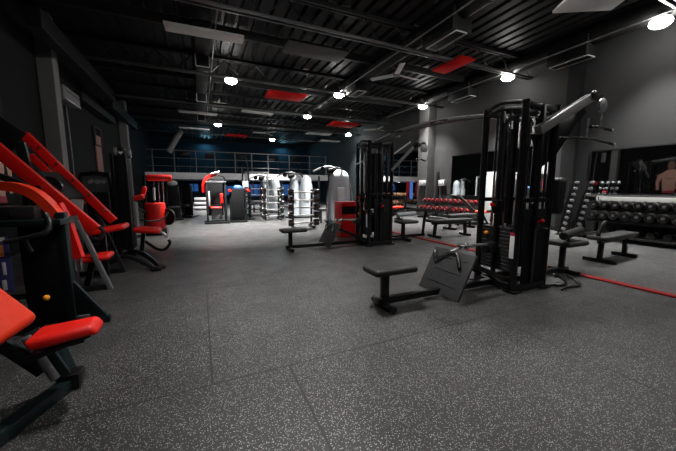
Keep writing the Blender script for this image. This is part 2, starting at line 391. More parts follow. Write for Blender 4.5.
for i, x in enumerate([-.9, .8, 2.9, 5.2, 7.0]):
    cardio('dark treadmill behind the mezzanine rail, %s from the left' % ORD[i], x, 23.4)
def wash(lab, x):
    t = thing('wall_light', lab, 'wall light', (x, 26.6, 4.86), 0, 'blue wall wash lights')
    MB().box((0, 0, .05), (.7, .16, .1), .01).build('housing', STEELD, t)
    l = bpy.data.lights.new('wash_light', 'AREA'); l.shape = 'RECTANGLE'; l.size = .6; l.size_y = .12; l.energy = 14; l.color = (.3, .75, 1)
    o = bpy.data.objects.new('wash_light', l); C.objects.link(o); o.parent = t; o.location = (0, 0, -.02); o.rotation_euler = (math.radians(-15), 0, 0)
wash('blue wash light high on the back wall at left', .6); wash('blue wash light high on the back wall, right of centre', 6.8)
def under_mezz_lamp(x):
    t = thing('ceiling_lamp', 'small lamp below the mezzanine at %s' % ('left' if x < 2 else 'right'), 'lamp', (x, 24.6, 1.76), 0, 'lamps below the mezzanine')
    MB().cyl((0, 0, -.03), (0, 0, .02), .12, seg=14).build('housing', WHITE, t)
    l = bpy.data.lights.new('small_light', 'AREA'); l.shape = 'DISK'; l.size = .2; l.energy = 8; l.color = (.6, .8, 1)
    o = bpy.data.objects.new('small_light', l); C.objects.link(o); o.parent = t; o.location = (0, 0, -.04)
under_mezz_lamp(.5); under_mezz_lamp(4.8)

# ------------------------------------------------------------------ left wall furnishings
def split_ac():
    t = thing('air_conditioner', 'dark-looking split air conditioner high on the left wall beside the pillar', 'air conditioner', (-2.95, 9.98, 3.47))
    b = MB().box((0, 0, 0), (.3, 1.05, .34), .04, seg=3).build('body', GREY, t)
    MB().pad((.15, 0, -.14), (0, 1, 0), (.5, 0, -1), (.95, .1, .015), .005).build('louver', WHITE, t)
    MB().box((.151, 0, .05), (.01, .9, .012)).build('seam', BLACKM, b)
split_ac()
tag(MB().tube([(-2.98, 10.05, 3.3), (-2.98, 10.1, 2.6), (-2.98, 10.12, 1.2), (-2.98, 10.15, .0)], .016).build('drain_hose', GREY), 'pale thin drain hose hanging down the left wall under the air conditioner', 'hose')
def wall_frame():
    t = thing('wall_poster', 'tall narrow poster with pinkish brick print on left wall', 'poster', (-3.07, 12.9, 0))
    MB().box((0, 0, 2.3), (.03, .62, 1.3), .003).build('print', PBRICK, t)
    s = MB()
    for a, b in (((-.36, 2.62), (-.36, 3.2)), ((.36, 2.62), (.36, 3.2)), ((-.36, 2.62), (.36, 2.62)), ((-.36, 3.2), (.36, 3.2))):
        s.beam((.02, a[0], a[1]), (.02, b[0], b[1]), .04, .05)
    s.build('frame', LGREY, t)
wall_frame()
tag(MB().box((-3.06, 9.75, 2.95), (.05, .22, .55), .005).build('wall_panel', GREY), 'small pale service panel on left wall beside the near pillar', 'panel')

def athlete_poster():
    t = thing('wall_poster', 'tall poster of a bare-armed athlete, seen in the right-hand mirror', 'poster', (XL+.012, 6.92, 0))
    MB().box((0, 0, 1.85), (.02, 1.0, 1.85), .002).build('sheet', BLACKM, t)
    MB().box((.012, 0, 1.85), (.004, .97, 1.8)).build('dark_ground', BLACKM, t)
    def shape(name, pts, m, off):
        MB().prism(pts, (off, 0, 1.0), (0, 1, 0), (0, 0, 1), .004).build(name, m, t)
    shape('torso_print', [(-.2, .1), (.22, .05), (.28, .5), (.3, .95), (.12, 1.1), (-.12, 1.12), (-.3, .95), (-.22, .5)], SKIN, .018)
    shape('head_print', [(-.11, 1.15), (.09, 1.13), (.13, 1.3), (.1, 1.5), (-.08, 1.52), (-.14, 1.32)], SKIND, .018)
    shape('arm_print', [(.3, .95), (.45, .85), (.5, .5), (.46, .1), (.36, .1), (.38, .5), (.28, .72)], SKIN, .019)
    shape('arm_print', [(-.3, .95), (-.42, .8), (-.45, .45), (-.3, .15), (-.2, .2), (-.33, .48), (-.26, .7)], SKIN, .019)
    shape('shorts_print', [(-.21, .1), (.23, .05), (.25, -.05), (-.22, -.05)], INKR, .02)
    shape('chest_shade_print', [(-.2, .72), (.0, .66), (.2, .72), (.18, .69), (.0, .62), (-.18, .69)], SKIND, .021)
athlete_poster()

# ------------------------------------------------------------------ right wall furnishings
def wall_mirror(lab, y0, y1, z0, z1):
    t = thing('wall_mirror', lab, 'mirror', (XR, 0, 0))
    MB().box((-.012, (y0+y1)/2, (z0+z1)/2), (.02, y1-y0, z1-z0)).build('glass', MIRROR, t)
    s = MB()
    for y in (y0, y1): s.beam((-.012, y, z0), (-.012, y, z1), .03, .03, .003)
    for z in (z0, z1): s.beam((-.012, y0, z), (-.012, y1, z), .03, .03, .003)
    s.build('edge_trim', BLACKM, t)
wall_mirror('long wall mirror above the black dumbbell rack', 1.2, 4.45, 1.05, 2.12)
wall_mirror('tall wall mirror behind the red dumbbell rack', 5.95, 9.15, .9, 2.45)
wall_mirror('wall mirror beyond the grey column showing the mezzanine', 10.95, 14.1, .25, 2.9)
def notice(lab, y, xx):
    t = thing('wall_speaker_box', lab, 'box', (xx, y, 1.41), 0, 'white boxes beside the column')
    MB().box((0, 0, 0), (.1, .34, .24), .012).build('body', WHITEP, t)
    MB().box((-.052, 0, -.05), (.006, .26, .012)).build('seam', GREY, t)
notice('white box mounted on the left side of the grey column', 10.35, 8.7); notice('white box on the wall right of the grey column', 9.6, 9.09)
tag(MB().box((9.12, 9.9, .935), (.06, .14, 1.87), .01).build('cable_channel', BLACKM), 'black vertical strip between the two white boxes', 'strip')
# hanging cloths seen left of column, pale sheet and vertical banner behind the near tower
def banner():
    t = thing('banner', 'pale vertical banner with stacked lettering behind the near tower', 'banner', (9.134, 5.62, 0))
    MB().box((0, 0, 1.8), (.03, .46, 1.65), .003).build('sheet', PALEW, t)
    MB().box((-.018, .02, 1.3), (.006, .42, .62)).build('dark_field', BLACKM, t)
    def text(body, y, z, size, m):
        c = bpy.data.curves.new('lettering', 'FONT'); c.body = body; c.size = size; c.extrude = .002; c.align_x = 'CENTER'
        o = bpy.data.objects.new('lettering_outline', c); C.objects.link(o)
        me = bpy.data.meshes.new_from_object(o); bpy.data.objects.remove(o); me.name = 'lettering'; me.materials.clear(); me.materials.append(m)
        o = bpy.data.objects.new('lettering', me); C.objects.link(o); o.parent = t
        o.location = (-.024, y, z); o.rotation_euler = (0, -PI/2, 0)
        o.rotation_euler = (Matrix(((0, 0, -1), (0, 1, 0), (1, 0, 0)))).to_euler()
        return o
    text('OCTA', .12, 1.3, .2, INKW); text('OCTA', -.12, 1.3, .13, INKR)
banner()
def sheet():
    t = thing('leaning_board', 'pair of pale boards leaning on the wall behind the near tower', 'board', (8.9, 6.95, 0))
    for y, w in ((.26, .36), (-.18, .34)): MB().pad((0, y, .88), (0, 1, 0), (.12, 0, 1), (w, 1.74, .03), .008).build('panel', PALEW, t)
    MB().box((-.05, .05, .03), (.3, 1.0, .06), .01).build('foot_rail', GREY, t)
sheet()
def hung(lab, y, m1):
    t = thing('hanging_towel', lab, 'towel', (8.86, y, 0), 0, 'towels hung beyond the column')
    MB().tube([(0, 0, 1.5), (.02, .02, 1.1), (0, .01, .7)], .03, w=.16).build('cloth', m1, t)
    MB().cyl((0, 0, 1.5), (.3, 0, 1.52), .012, seg=8).build('peg', GREY, t)
hung('dark blue towel hung on the mirror by the column', 11.3, BLUEV); hung('red towel hung on the mirror by the column', 11.55, REDHEAD)

# red line along the floor
tag(MB().box((4.73, 4.1, .010), (.105, 9.2, .020), .006).build('floor_tape', TAPE), 'long red marking strip along the floor past both cable towers', 'floor marking')

# ------------------------------------------------------------------ dumbbells
def dumbbell_proto(headm, r, w, grip, cap=True, hexa=False):
    t = thing('dumbbell', 'x', 'dumbbell')
    MB().cyl((-grip/2-.01, 0, 0), (grip/2+.01, 0, 0), .016, seg=10).build('handle', CHROME, t)
    for s in (-1, 1):
        a = s*grip/2; b = s*(grip/2+w)
        h = MB().cyl((a, 0, 0), (b, 0, 0), r, seg=6 if hexa else 20, bevel=r*.22).build('head', headm, t)
        if cap: MB().cyl((b-s*.002, 0, 0), (b+s*.006, 0, 0), r*.33, seg=14).build('end_cap', SILVER, h)
    return proto_done(t)
def row_of(proto, pts, labf, group, rz=0, rot=None):
    for i, p in enumerate(pts):
        o = proto if not proto.get('used') else copy_tree(proto)
        proto['used'] = 1
        o.location = p; o.rotation_euler = rot or (0, 0, rz)
        o['label'] = labf(i); o['group'] = group
def strip_used():
    for o in C.objects:
        if 'used' in o.keys(): del o['used']

def db_rack(name, lab, x, y0, y1, tiers, m, back=None):
    t = thing(name, lab, 'dumbbell rack', (x, (y0+y1)/2, 0)); L = (y1-y0)
    for k, sy in enumerate((-L/2+.05, L/2-.05)):
        MB().beam((.18, sy, 0), (.22, sy, tiers[0][1]+.12), .07, .06).beam((-.28, sy, .03), (.3, sy, .03), .06, .06).build('end_frame', m, t)
    for (dx, z) in tiers:
        s = MB().box((dx-.09, 0, z), (.04, L, .05), .006).box((dx+.11, 0, z+.02), (.04, L, .05), .006)
        s.box((dx+.02, 0, z-.035), (.30, L, .02), .004)
        for sy in (-L/2+.05, L/2-.05): s.beam((dx, sy, z-.03), (.2, sy, z-.03), .05, .05)
        s.build('shelf', m, t)
    if back:
        MB().box((.24, back[0], back[1]), (.03, back[2], back[3]), .006).build('back_board', WHITEP, t)
    return t
# near rack with black round dumbbells
rk = db_rack('dumbbell_rack', 'black two-tier dumbbell rack with white back board under the long mirror', 8.68, 1.5, 4.12, [(.06, .70), (-.10, .45)], BLACK, (.55, .91, 1.45, .17))
MB().box((0, 0, .11), (.5, 2.6, .05), .01).build('bottom_shelf', LGREY, rk)
sfr = MB()
for a, b in (((.2, 1.3, .6), (.2, 1.3, 1.0)), ((.2, 1.3, 1.0), (.2, 1.18, 1.0)), ((.2, 1.18, 1.0), (.2, 1.18, .6))): sfr.beam(a, b, .025, .025)
sfr.build('end_bracket', WHITEP, rk)
P = dumbbell_proto(RUB, .092, .13, .12)
ys = [4.0-.2*i for i in range(12)]
row_of(P, [(8.72, y, .815) for y in ys], lambda i: 'black round dumbbell, %s from the left on the upper tier below the white board' % ORD[i], 'black dumbbells on the upper tier')
P = dumbbell_proto(RUB, .097, .14, .12)
row_of(P, [(8.56, y-.06, .585) for y in ys], lambda i: 'black round dumbbell, %s from the left on the front lower tier under the mirror' % ORD[i], 'black dumbbells on the lower tier')
P = dumbbell_proto(RUB, .07, .12, .12, cap=False)
row_of(P, [(8.62, 3.7-.26*i, .206) for i in range(9)], lambda i: 'small dark dumbbell, %s from the left on the pale bottom shelf' % ORD[i], 'dumbbells on the bottom shelf')
# red rack
db_rack('dumbbell_rack', 'black two-tier rack of red-ended dumbbells before the tall mirror', 8.45, 7.3, 10.0, [(.10, .60), (-.08, .30)], BLACK)
P = dumbbell_proto(REDHEAD, .075, .10, .13)
ys = [9.85-.235*i for i in range(11)]
row_of(P, [(8.52, y, .71) for y in ys], lambda i: 'red-ended dumbbell, %s from the left on the top tier of the red dumbbell rack' % ORD[i], 'red dumbbells on the top tier')
P = dumbbell_proto(REDHEAD, .085, .11, .13)
row_of(P, [(8.34, y, .42) for y in ys], lambda i: 'red-ended dumbbell, %s from the left on the front tier of the red dumbbell rack' % ORD[i], 'red dumbbells on the front tier')
# bronze rack
db_rack('dumbbell_rack', 'dark rack of bronze-headed dumbbells seen between far tower and column', 8.55, 11.5, 13.7, [(.10, .78), (-.08, .42)], BLACK)
P = dumbbell_proto(BRONZE, .075, .10, .13, cap=False)
ys = [13.55-.24*i for i in range(9)]
row_of(P, [(8.62, y, .89) for y in ys], lambda i: 'bronze-headed dumbbell, %s from the left on the top tier behind the far tower' % ORD[i], 'bronze dumbbells on the top tier')
P = dumbbell_proto(BRONZE, .075, .10, .13, cap=False)
row_of(P, [(8.44, y, .53) for y in ys], lambda i: 'bronze-headed dumbbell, %s from the left on the lower tier behind the far tower' % ORD[i], 'bronze dumbbells on the lower tier')
# chrome ladders of small dumbbells
def ladder(lab, x, y, short):
    t = thing('dumbbell_ladder', lab, 'dumbbell ladder', (x, y, 0), 0, 'leaning dumbbell ladders')
    lean = V((0, -.24, 1.33))
    for sx in (-.07, .07): MB().beam((sx, .2, .02), V((sx, .2, .02))+lean, .035, .05).build('side_rail', BLACK, t)
    MB().beam((0, -.05, .02), (0, .05, .62), .04, .04).build('prop', BLACK, t)
    MB().box((0, .1, .02), (.3, .24, .04), .01).build('base', BLACK, t)
    P = dumbbell_proto(SILVER, .036, .05, .09, cap=False)
    row_of(P, [(x, y+.2-.24*(k+.9)/9-.055, .02+1.33*(k+.9)/9) for k in range(9)], lambda i: 'small chrome dumbbell, %s from the bottom on the %s' % (ORD[i], short), 'chrome dumbbells on the ' + short, rz=.6)
ladder('leaning ladder of chrome dumbbells nearer the grey pilaster', 8.50, 4.47, 'ladder nearer the pilaster')
ladder('leaning ladder of chrome dumbbells beside the black dumbbell rack', 8.60, 4.20, 'ladder beside the black rack')

# ------------------------------------------------------------------ cable towers
def weight_stack(t, c, w, d, z0, z1, face, pin=True, n=12):
    s = MB(); h = (z1-z0)/n
    for k in range(n): s.box((c[0], c[1], z0+h*(k+.5)), (w, d, h*.88), .004, seg=1)
    o = s.build('weight_stack', GUN, t)
    if pin:
        p = V((c[0], c[1]+.10, z1-h*2.0))+V(face)*.5*(w if abs(face[0]) else d)
        MB().sphere(p+V(face)*.03, .026, seg=12).cyl(p, p+V(face)*.02, .01).build('selector_pin', YEL, o)
    return o
def cable_tower(lab, loc, boom_start, boom_end, deep, sx):
    t = thing('cable_tower', lab, 'cable machine', loc)
    H = 2.14; px, py = .27, .245
    for (x, y) in ((-px, -py), (-px, py), (px, -py), (px, py)):
        MB().tube([(x, y, 0), (x, y, H)], .038, 14, smooth=False).build('post', BLACK, t)
    # inner rails that carry the adjustable carriages
    for (x, y) in ((-px+.02, -.06), (-px+.02, .1), (.05, -py+.02), (px-.08, -py+.02), (.0, py-.02)):
        MB().cyl((x, y, .25), (x, y, H-.06), .013, seg=8).build('guide_rod', CHROME, t)
    for (x, y) in ((-px-.03, .0), (px+.03, -.02), (.0, -py-.02)):
        MB().beam((x, y, .08), (x, y, H-.02), .05, .04).build('carriage_rail', BLACK, t)
    # top
    for x in (-px, px):
        for dz in (0, -.07):
            MB().tube([(x, -py, H-.02+dz), (x+(.05 if x > 0 else -.05), 0, H+.015+dz), (x, py, H-.02+dz)], .022).build('top_arch', GUN, t)
    s = MB()
    for y in (-py, py): s.beam((-px, y, H-.05), (px, y, H-.05), .05, .07)
    s.beam((-px, 0, H-.05), (px, 0, H-.05), .06, .07); s.build('top_crossbar', BLACK, t)
    # bottom frame
    s = MB()
    for x in (-px, px): s.beam((x, -py, .05), (x, py, .05), .07, .07)
    for y in (-py, 0, py): s.beam((-px, y, .05), (px, y, .05), .07, .07)
    for (x, y) in ((-px, -py), (-px, py), (px, -py), (px, py)): s.box((x, y, .012), (.14, .14, .024), .004)
    s.build('base_frame', BLACK, t)
    s = MB()
    for z in (1.06,):
        s.beam((-px, -py, z), (px, -py, z), .05, .05); s.beam((px, -py, z), (px, py, z), .05, .05); s.beam((-px, py, z), (px, py, z), .05, .05)
    s.build('mid_crossbar', BLACK, t)
    # stacks on three faces
    weight_stack(t, (-px+.06, .02), .13, .40, .22, .74, (-1, 0, 0))
    weight_stack(t, (.10, py-.06), .34, .11, .22, .66, (0, 1, 0), False)
    weight_stack(t, (px-.06, .02), .13, .36, .22, .72, (1, 0, 0), False)
    MB().box((.06, -py-.0, .50), (.40, .02, .92), .006).build('front_shroud', BLACKM, t)
    MB().box((-px-.035, -py+.02, .53), (.008, .055, .26), .002).build('weight_chart', INKW, t)
    MB().box((-px-.035, -py+.02, .68), (.009, .055, .03), .002).build('chart_heading', INKR, t)
    MB().beam((.10, py-.02, .74), (.10, py-.02, 1.95), .22, .02).build('stack_guard', BLACKM, t)
    MB().beam((-px+.16, .1, .2), (-px+.16, .1, 2.0), .05, .05).build('inner_column', BLACK, t)
    MB().beam((.16, 0, .2), (.16, 0, 2.0), .06, .06).build('inner_column', BLACK, t)
    # pulleys and cables
    for (x, y, z) in ((-px+.04, .02, H-.16), (.06, -py+.06, H-.16), (px-.05, .02, H-.16), (-px-.06, .0, .16), (-px+.05, .02, .95), (.1, -py+.07, 1.0)):
        MB().cyl((x, y-.015, z), (x, y+.015, z), .05, seg=18, bevel=.005).build('pulley', RUB, t)
    for i, (x, y, z0, z1) in enumerate(((-px+.05, .02, .74, 1.98), (-px+.09, .06, .95, 1.98), (.10, -py+.06, .9, 1.98), (px-.05, .02, .72, 1.98), (px-.01, .06, .9, 1.98), (-.1, -py+.05, .9, 1.98), (.19, -py+.03, .9, 2.0))):
        MB().cyl((x, y, z0), (x, y, z1), .006, seg=6).build('cable', CABLEB if i in (3, 6) else CABLE, t)
    # adjustable carriages with red locking pins
    for (x, y, z, d) in ((-px-.03, 0, .98, (-1, 0)), (px+.03, -.02, .78, (1, 0)), (0, -py-.02, .80, (0, -1))):
        c = MB().box((x, y, z), (.09, .08, .16), .012).build('carriage', BLACK, t)
        p = V((x, y, z)); q = p+V((d[1]*.0+d[0]*.09, d[1]*.09, .03))
        MB().cyl(p, q, .014, seg=10).sphere(q, .022).build('locking_knob', REDP, c)
        MB().cyl(p+V((0, 0, -.05))+V((d[0]*.04, d[1]*.04, 0)), p+V((d[0]*.16, d[1]*.16, -.05)), .012, seg=8).build('cable_hook', CHROME, c)
    # low row station, towards -X
    MB().box((-1.80, 0, .395), (.50, .29, .07), .032, seg=3).build('seat', PAD, t)
    MB().beam((-1.86, 0, .05), (-1.86, 0, .365), .075, .06).build('seat_post', BLACK, t)
    s = MB().beam((-1.95, 0, .075), (-px, 0, .075), .075, .065)
    s.build('floor_beam', BLACK, t)
    s = MB().beam((-1.87, -.16, .035), (-1.87, .16, .035), .07, .06)
    for y in (-.17, .17): s.cyl((-1.87, y-.012, .032), (-1.87, y+.012, .032), .036, seg=14)
    s.build('stabiliser_foot', BLACK, t)
    a, b = V((-1.17, 0, .04)), V((-.93, 0, .50)); d = (b-a).normalized(); n = V((-d.z, 0, d.x))
    fp = MB().pad((a+b)/2, (0, 1, 0), d, (.60, (b-a).length, .035), .012).build('foot_plate', PLATE, t)
    s = MB()
    for k in range(3):
        c = a+d*(.12+.15*k)+n*.019
        s.beam(c+V((0, -.22, 0)), c+V((0, .22, 0)), .012, .006, .002)
    for k in range(4): c = a+d*(.18+.0*k)+n*.02+V((0, -.18+.12*k, 0)); s.cyl(c, c+n*.006, .008, seg=8)
    s.build('tread_ridge', PLATE, fp)
    for y in (-.2, .2): MB().beam((-.98, y, .42), (-px, y, .12), .05, .05).build('plate_brace', BLACK, t)
    # row pulley bracket and chrome links
    MB().box((-px-.1, 0, .50), (.14, .10, .12), .02).cyl((-px-.2, -.02, .5), (-px-.2, .02, .5), .045, seg=16).build('row_pulley_block', GUN, t)
    # pulldown station towards +X
    be = V(boom_end); bs = V(boom_start)
    d = (be-bs).normalized(); up = V((0, 0, 1))
    bw = .085 if deep else .05
    MB().beam(bs, be, bw, bw*1.15, .01).build('boom', GREY, t)
    if not deep: MB().beam(bs+V((.02, .05, .30)), bs+(be-bs)*.9+V((-.05, .05, .10)), .022, .03).build('boom_brace', SILVER, t)
    else: MB().prism([(0, -.02), (.95, -.02), (1.02, -.16), (.80, -.20), (.25, -.42), (0, -.42)], bs+V((.05, .10, 0)), d, V((-d.z, 0, d.x)), .05, .006).build('boom_brace', BLACK, t)
    MB().beam(be-d*.12+V((0, 0, .02)), be+V((.24, 0, .03)), .05, .07).build('boom_head', BLACK, t)
    for q, r in ((be+V((.17, -.05, -.08)), .085), (be+V((-.02, -.05, .02)), .05)):
        MB().cyl(q+V((0, -.016, 0)), q+V((0, .016, 0)), r, seg=26, bevel=.006).cyl(q+V((0, -.02, 0)), q+V((0, .02, 0)), .02, seg=12).build('boom_pulley', SILVER if r > .08 else RUB, t)
    MB().cyl(be+V((0, -.05, .07)), bs+V((.05, -.05, .12)), .006, seg=6).build('boom_cable', CABLE, t)
    MB().box((sx, 0, .435), (.46, .34, .07), .03, seg=3).build('seat', PAD, t)
    MB().beam((sx-.08, 0, .05), (sx-.08, 0, .40), .07, .06).build('seat_post', BLACK, t)
    MB().beam((px, 0, .06), (sx+.04, 0, .06), .07, .065).beam((sx-.02, -.2, .03), (sx-.02, .2, .03), .06, .06).build('floor_beam', BLACK, t)
    return t
T1 = (3.50, 2.465, 0); T2 = (3.39, 5.57, 0)
t1 = cable_tower('near black cable tower with low row seat and pulldown boom', T1, (-.12, -.30, 1.82), (.80, -.30, 2.27), True, 1.18)
t2 = cable_tower('far black cable tower beside the red bin and white shrouded machines', T2, (.24, -.27, 1.56), (.86, -.27, 2.13), False, .86)
# thigh roller and back pad of the near tower's pulldown side
MB().beam((.27, -.1, 1.12), (.56, -.13, 1.12), .05, .06).build('pad_arm', BLACK, t1)
MB().pad((.55, -.15, 1.10), (1, .12, 0), (0, 1, 0), (.14, .20, .46), .06, 4).build('back_pad', PAD, t1)
MB().cyl((.82, -.14, .57), (1.55, .03, .59), .055, seg=18, bevel=.015).build('thigh_roller', PAD, t1)
MB().beam((1.1, -.05, .40), (1.1, -.05, .56), .035, .035).build('roller_post', BLACK, t1)
# far tower: pale roller above the right seat and a curved arm
MB().cyl((.60, 0, .60), (1.12, 0, .62), .05, seg=16, bevel=.012).build('thigh_roller', SHROUD, t2)
MB().tube([(.50, .24, .08), (.55, .24, .4), (.68, .24, .60), (1.1, .24, .66), (1.75, .24, .66)], .04).build('curved_arm', BLACK, t2)
MB().tube([(-.27, -.2, 1.78), (-.42, -.2, 1.72), (-.55, -.2, 1.66)], .018).build('side_grip', SILVER, t2)
MB().beam((.27, .24, .06), (1.6, .24, .06), .06, .06).beam((1.55, .24, .06), (1.62, .24, .64), .05, .05).build('arm_base', BLACK, t2)

# pull-up beam that links both towers
def link_beam():
    t = thing('pull_up_beam', 'long grey arched beam linking the tops of both cable towers', 'pull-up beam', (3.42, 0, 0))
    for dx, dz in ((-.06, 0), (.10, .02)):
        MB().tube([(dx+.06, 2.74, 2.10+dz), (dx+.06, 3.4, 2.19+dz), (dx, 4.0, 2.22+dz), (dx-.06, 4.7, 2.2+dz), (dx-.1, 5.32, 2.12+dz)], .035, 10).build('tube_rail', GREY, t)
    s = MB()
    for y, z in ((3.1, 2.16), (4.0, 2.23), (4.9, 2.18)): s.beam((-.08, y, z), (.12, y, z), .03, .03)
    s.build('cross_tie', GREY, t)
    for y, z in ((3.5, 2.2), (4.5, 2.22)):
        MB().tube([(-.06, y, z), (-.14, y, z-.02), (-.34, y+.04, z-.07)], .016).build('grip', RUB, t)
link_beam()
# handles
def row_handle(lab, base, s):
    t = thing('row_handle', lab, 'cable handle', base, 0, 'close-grip row handles')
    a, b = V((-.24, 0, 0)), V((0, 0, .46)); d = (b-a).normalized(); n = V((-d.z, 0, d.x)).normalized()
    def P(y, l, k=.04): v = a+d*l+n*k; return (v.x, y, v.z)
    MB().tube([P(.20, .36), P(.17, .36), P(.03, .48), P(-.05, .485), P(-.10, .46)], .014, n=5).build('bent_bar', CHROME, t)
    MB().cyl(P(.25, .47), P(.19, .35), .02, seg=12, bevel=.006).build('grip', RUB, t)
    MB().cyl(P(-.09, .48), P(-.18, .33), .02, seg=12, bevel=.006).build('grip', RUB, t)
    q = V(P(0, .485)); MB().tube([q, q+V((.12, -.01, .05)), q+V((.3, -.02, .06)), q+V((.52, -.02, .05))], .016).build('chain', SILVER, t)
    for dx, rr in ((.10, .03), (.2, .034)): MB().sphere(q+V((dx, -.015, .055)), rr).build('swivel', CHROME, t)
row_handle('bent chrome row handle with black grips on near tower foot plate', (T1[0]-.93, T1[1], .04), 1)
row_handle('row handle resting on the far tower foot plate', (T2[0]-.93, T2[1], .04), 1)
def lat(lab, q, ztop, L, name, bent, rz):
    t = thing(name, lab, 'cable handle', (q[0], q[1], q[2]), rz)
    pts = [(-L/2, 0, -.03*bent), (-L*.2, 0, .02*bent), (0, 0, 0.03*bent), (L*.2, 0, .02*bent), (L/2, 0, -.04*bent)]
    MB().tube(pts, .014).build('bar', GUN, t)
    for s in (-1, 1): MB().cyl((s*L*.5, 0, -.03*bent), (s*(L*.5-.12), 0, -.01*bent), .02, seg=12, bevel=.005).build('grip', RUB, t)
    MB().cyl((L*.5+.002, 0, -.04*bent), (L*.5+.03, 0, -.04*bent), .022, seg=12, bevel=.006).build('end_cap', WHITE, t)
    s = MB(); z = .02; k = 0
    while z < ztop-q[2]:
        s.box((0, 0, z+.02), (.022 if k % 2 else .01, .01 if k % 2 else .022, .05), .004); z += .04; k += 1
    s.build('chain', SILVER, t)
lat('short straight pulldown handle on a chain under the near boom pulley', (4.50, 2.12, 1.93), 2.17, .46, 'pulldown_handle', .3, 0)
lat('wide bent lat bar below the near boom', (4.46, 2.24, 1.80), 2.05, 1.24, 'lat_bar', .5, 0)
lat('small pulldown handle on a chain under the far boom', (4.36, 5.27, 1.80), 2.1, .4, 'pulldown_handle', .3, .3)
def d_handle(lab, x, y, rz):
    t = thing('stirrup_handle', lab, 'cable handle', (x, y, 0), rz, 'curved handles on the floor')
    MB().tube([(-.12, 0, .018), (-.02, -.05, .018), (.1, -.03, .02), (.16, .05, .05), (.10, .10, .09), (.05, .06, .08)], .016, 8).build('hook', RUB, t)
    MB().tube([(-.12, 0, .018), (-.26, .03, .018), (-.4, .02, .03)], .011).build('strap', BLACKM, t)
d_handle('black curved handle on the floor nearer the near tower base', 4.02, 2.16, .1); d_handle('black curved handle lying outermost on the floor by the near tower', 4.14, 2.06, .25)

# ------------------------------------------------------------------ benches
def bench(lab, loc, rz, padm=PAD, L=1.25, roller=True, curved=False, h=.44):
    t = thing('flat_bench', lab, 'bench', loc, rz)
    MB().pad((0, 0, h-.035), (1, 0, 0), (0, 1, 0), (L, .28, .07), .03).build('bench_pad', padm, t)
    MB().beam((-L*.42, 0, h-.10), (L*.42, 0, h-.10), .06, .06).build('spine', BLACK, t)
    for x, w in ((-L*.36, .44), (L*.40, .34)):
        MB().beam((x, 0, .05), (x*.94, 0, h-.1), .07, .06).build('leg', BLACK, t)
        MB().beam((x, -w/2, .03), (x, w/2, .03), .07, .06).build('foot', BLACK, t)
    if roller:
        MB().tube([(-L*.40, 0, h-.1), (-L*.46, 0, h+.02), (-L*.40, 0, h+.14), (-L*.3, 0, h+.22)], .028).build('curved_arm', BLACK, t)
    return t
bench('black flat bench with silver foot beside the black dumbbell rack', (6.30, 2.62, 0), .06, L=1.22)
bench('black flat bench behind the red line, between the two towers', (5.62, 5.62, 0), -.08, L=1.25, roller=False)
bench('black bench further back in front of the red dumbbell rack', (7.0, 6.6, 0), .1, L=1.2)
bench('bench with orange pad far back behind the far tower', (6.4, 9.25, 0), .35, ORV, L=1.15, roller=False, h=.52)
def incline(lab, loc, rz):
    t = thing('incline_bench', lab, 'bench', loc, rz)
    MB().pad((.25, 0, .45), (1, 0, 0), (0, 1, 0), (.5, .3, .07), .03).build('seat', ORV, t)
    MB().pad((-.25, 0, .72), (-.7, 0, .7), (0, 1, 0), (.75, .3, .07), .03).build('backrest', PAD, t)
    for x in (-.5, .45):
        MB().beam((x, 0, .04), (x*.5, 0, .45), .06, .06).build('leg', BLACK, t); MB().beam((x, -.22, .03), (x, .22, .03), .06, .06).build('foot', BLACK, t)
    MB().beam((-.5, 0, .05), (.45, 0, .05), .06, .06).build('floor_beam', BLACK, t)
incline('incline bench with orange seat by the tall mirror', (8.0, 7.0, 0), -.6)

# ------------------------------------------------------------------ barbell racks
def barbell_rack(lab, short, x0, x1, y, h, n=5, skew=0.0):
    t = thing('barbell_rack', lab, 'barbell rack', ((x0+x1)/2, y, 0), math.atan2(skew, x1-x0), 'fixed barbell racks')
    L = (x1-x0)*.62; d = .0
    zs = [.16+(h-.24)*k/(n-1) for k in range(n)]
    for sx in (-L/2, L/2):
        u = MB().beam((sx, .10, .03), (sx, -.02, h), .06, .07).build('upright', BLACK, t)
        MB().beam((sx, -.34, .03), (sx, .34, .03), .06, .06).build('foot', BLACK, t)
        for z in zs: MB().beam((sx, .08-.10*z/h, z-.045), (sx, -.16-.02*z/h, z-.03), .03, .03).build('hook', BLACK, u)
    MB().beam((-L/2, .1, .3), (L/2, .1, .3), .04, .04).build('cross_tie', BLACK, t)
    P = thing('barbell', 'x', 'barbell'); BL = x1-x0
    MB().cyl((-BL/2, 0, 0), (BL/2, 0, 0), .019, seg=10).build('bar', BARCH, P)
    for s in (-1, 1):
        hd = MB().cyl((s*(BL/2-.15), 0, 0), (s*BL/2, 0, 0), .10, seg=18, bevel=.012).build('head', RUB, P)
        MB().cyl((s*(BL/2-.002), 0, 0), (s*(BL/2+.008), 0, 0), .05, seg=12).build('end_cap', REDHEAD, hd)
    proto_done(P); th = math.atan2(skew, x1-x0)
    for k, z in enumerate(zs):
        o = P if k == 0 else copy_tree(P)
        off = V((0, -.15-.02*z/h, 0)); off.rotate(Matrix.Rotation(th, 3, 'Z'))
        o.location = V(((x0+x1)/2, y, z))+off; o.rotation_euler = (0, 0, th)
        o['label'] = 'chrome fixed barbell with black heads, %s from the bottom on the %s' % (ORD[k], short); o['group'] = 'barbells on the ' + short
barbell_rack('nearest black rack of fixed barbells, left of the big white machine', 'nearest barbell rack', 2.36, 3.28, 8.8, 1.16, skew=-.1)
barbell_rack('middle black rack of fixed barbells, behind the nearest one', 'middle barbell rack', 2.04, 2.86, 11.4, 1.22)
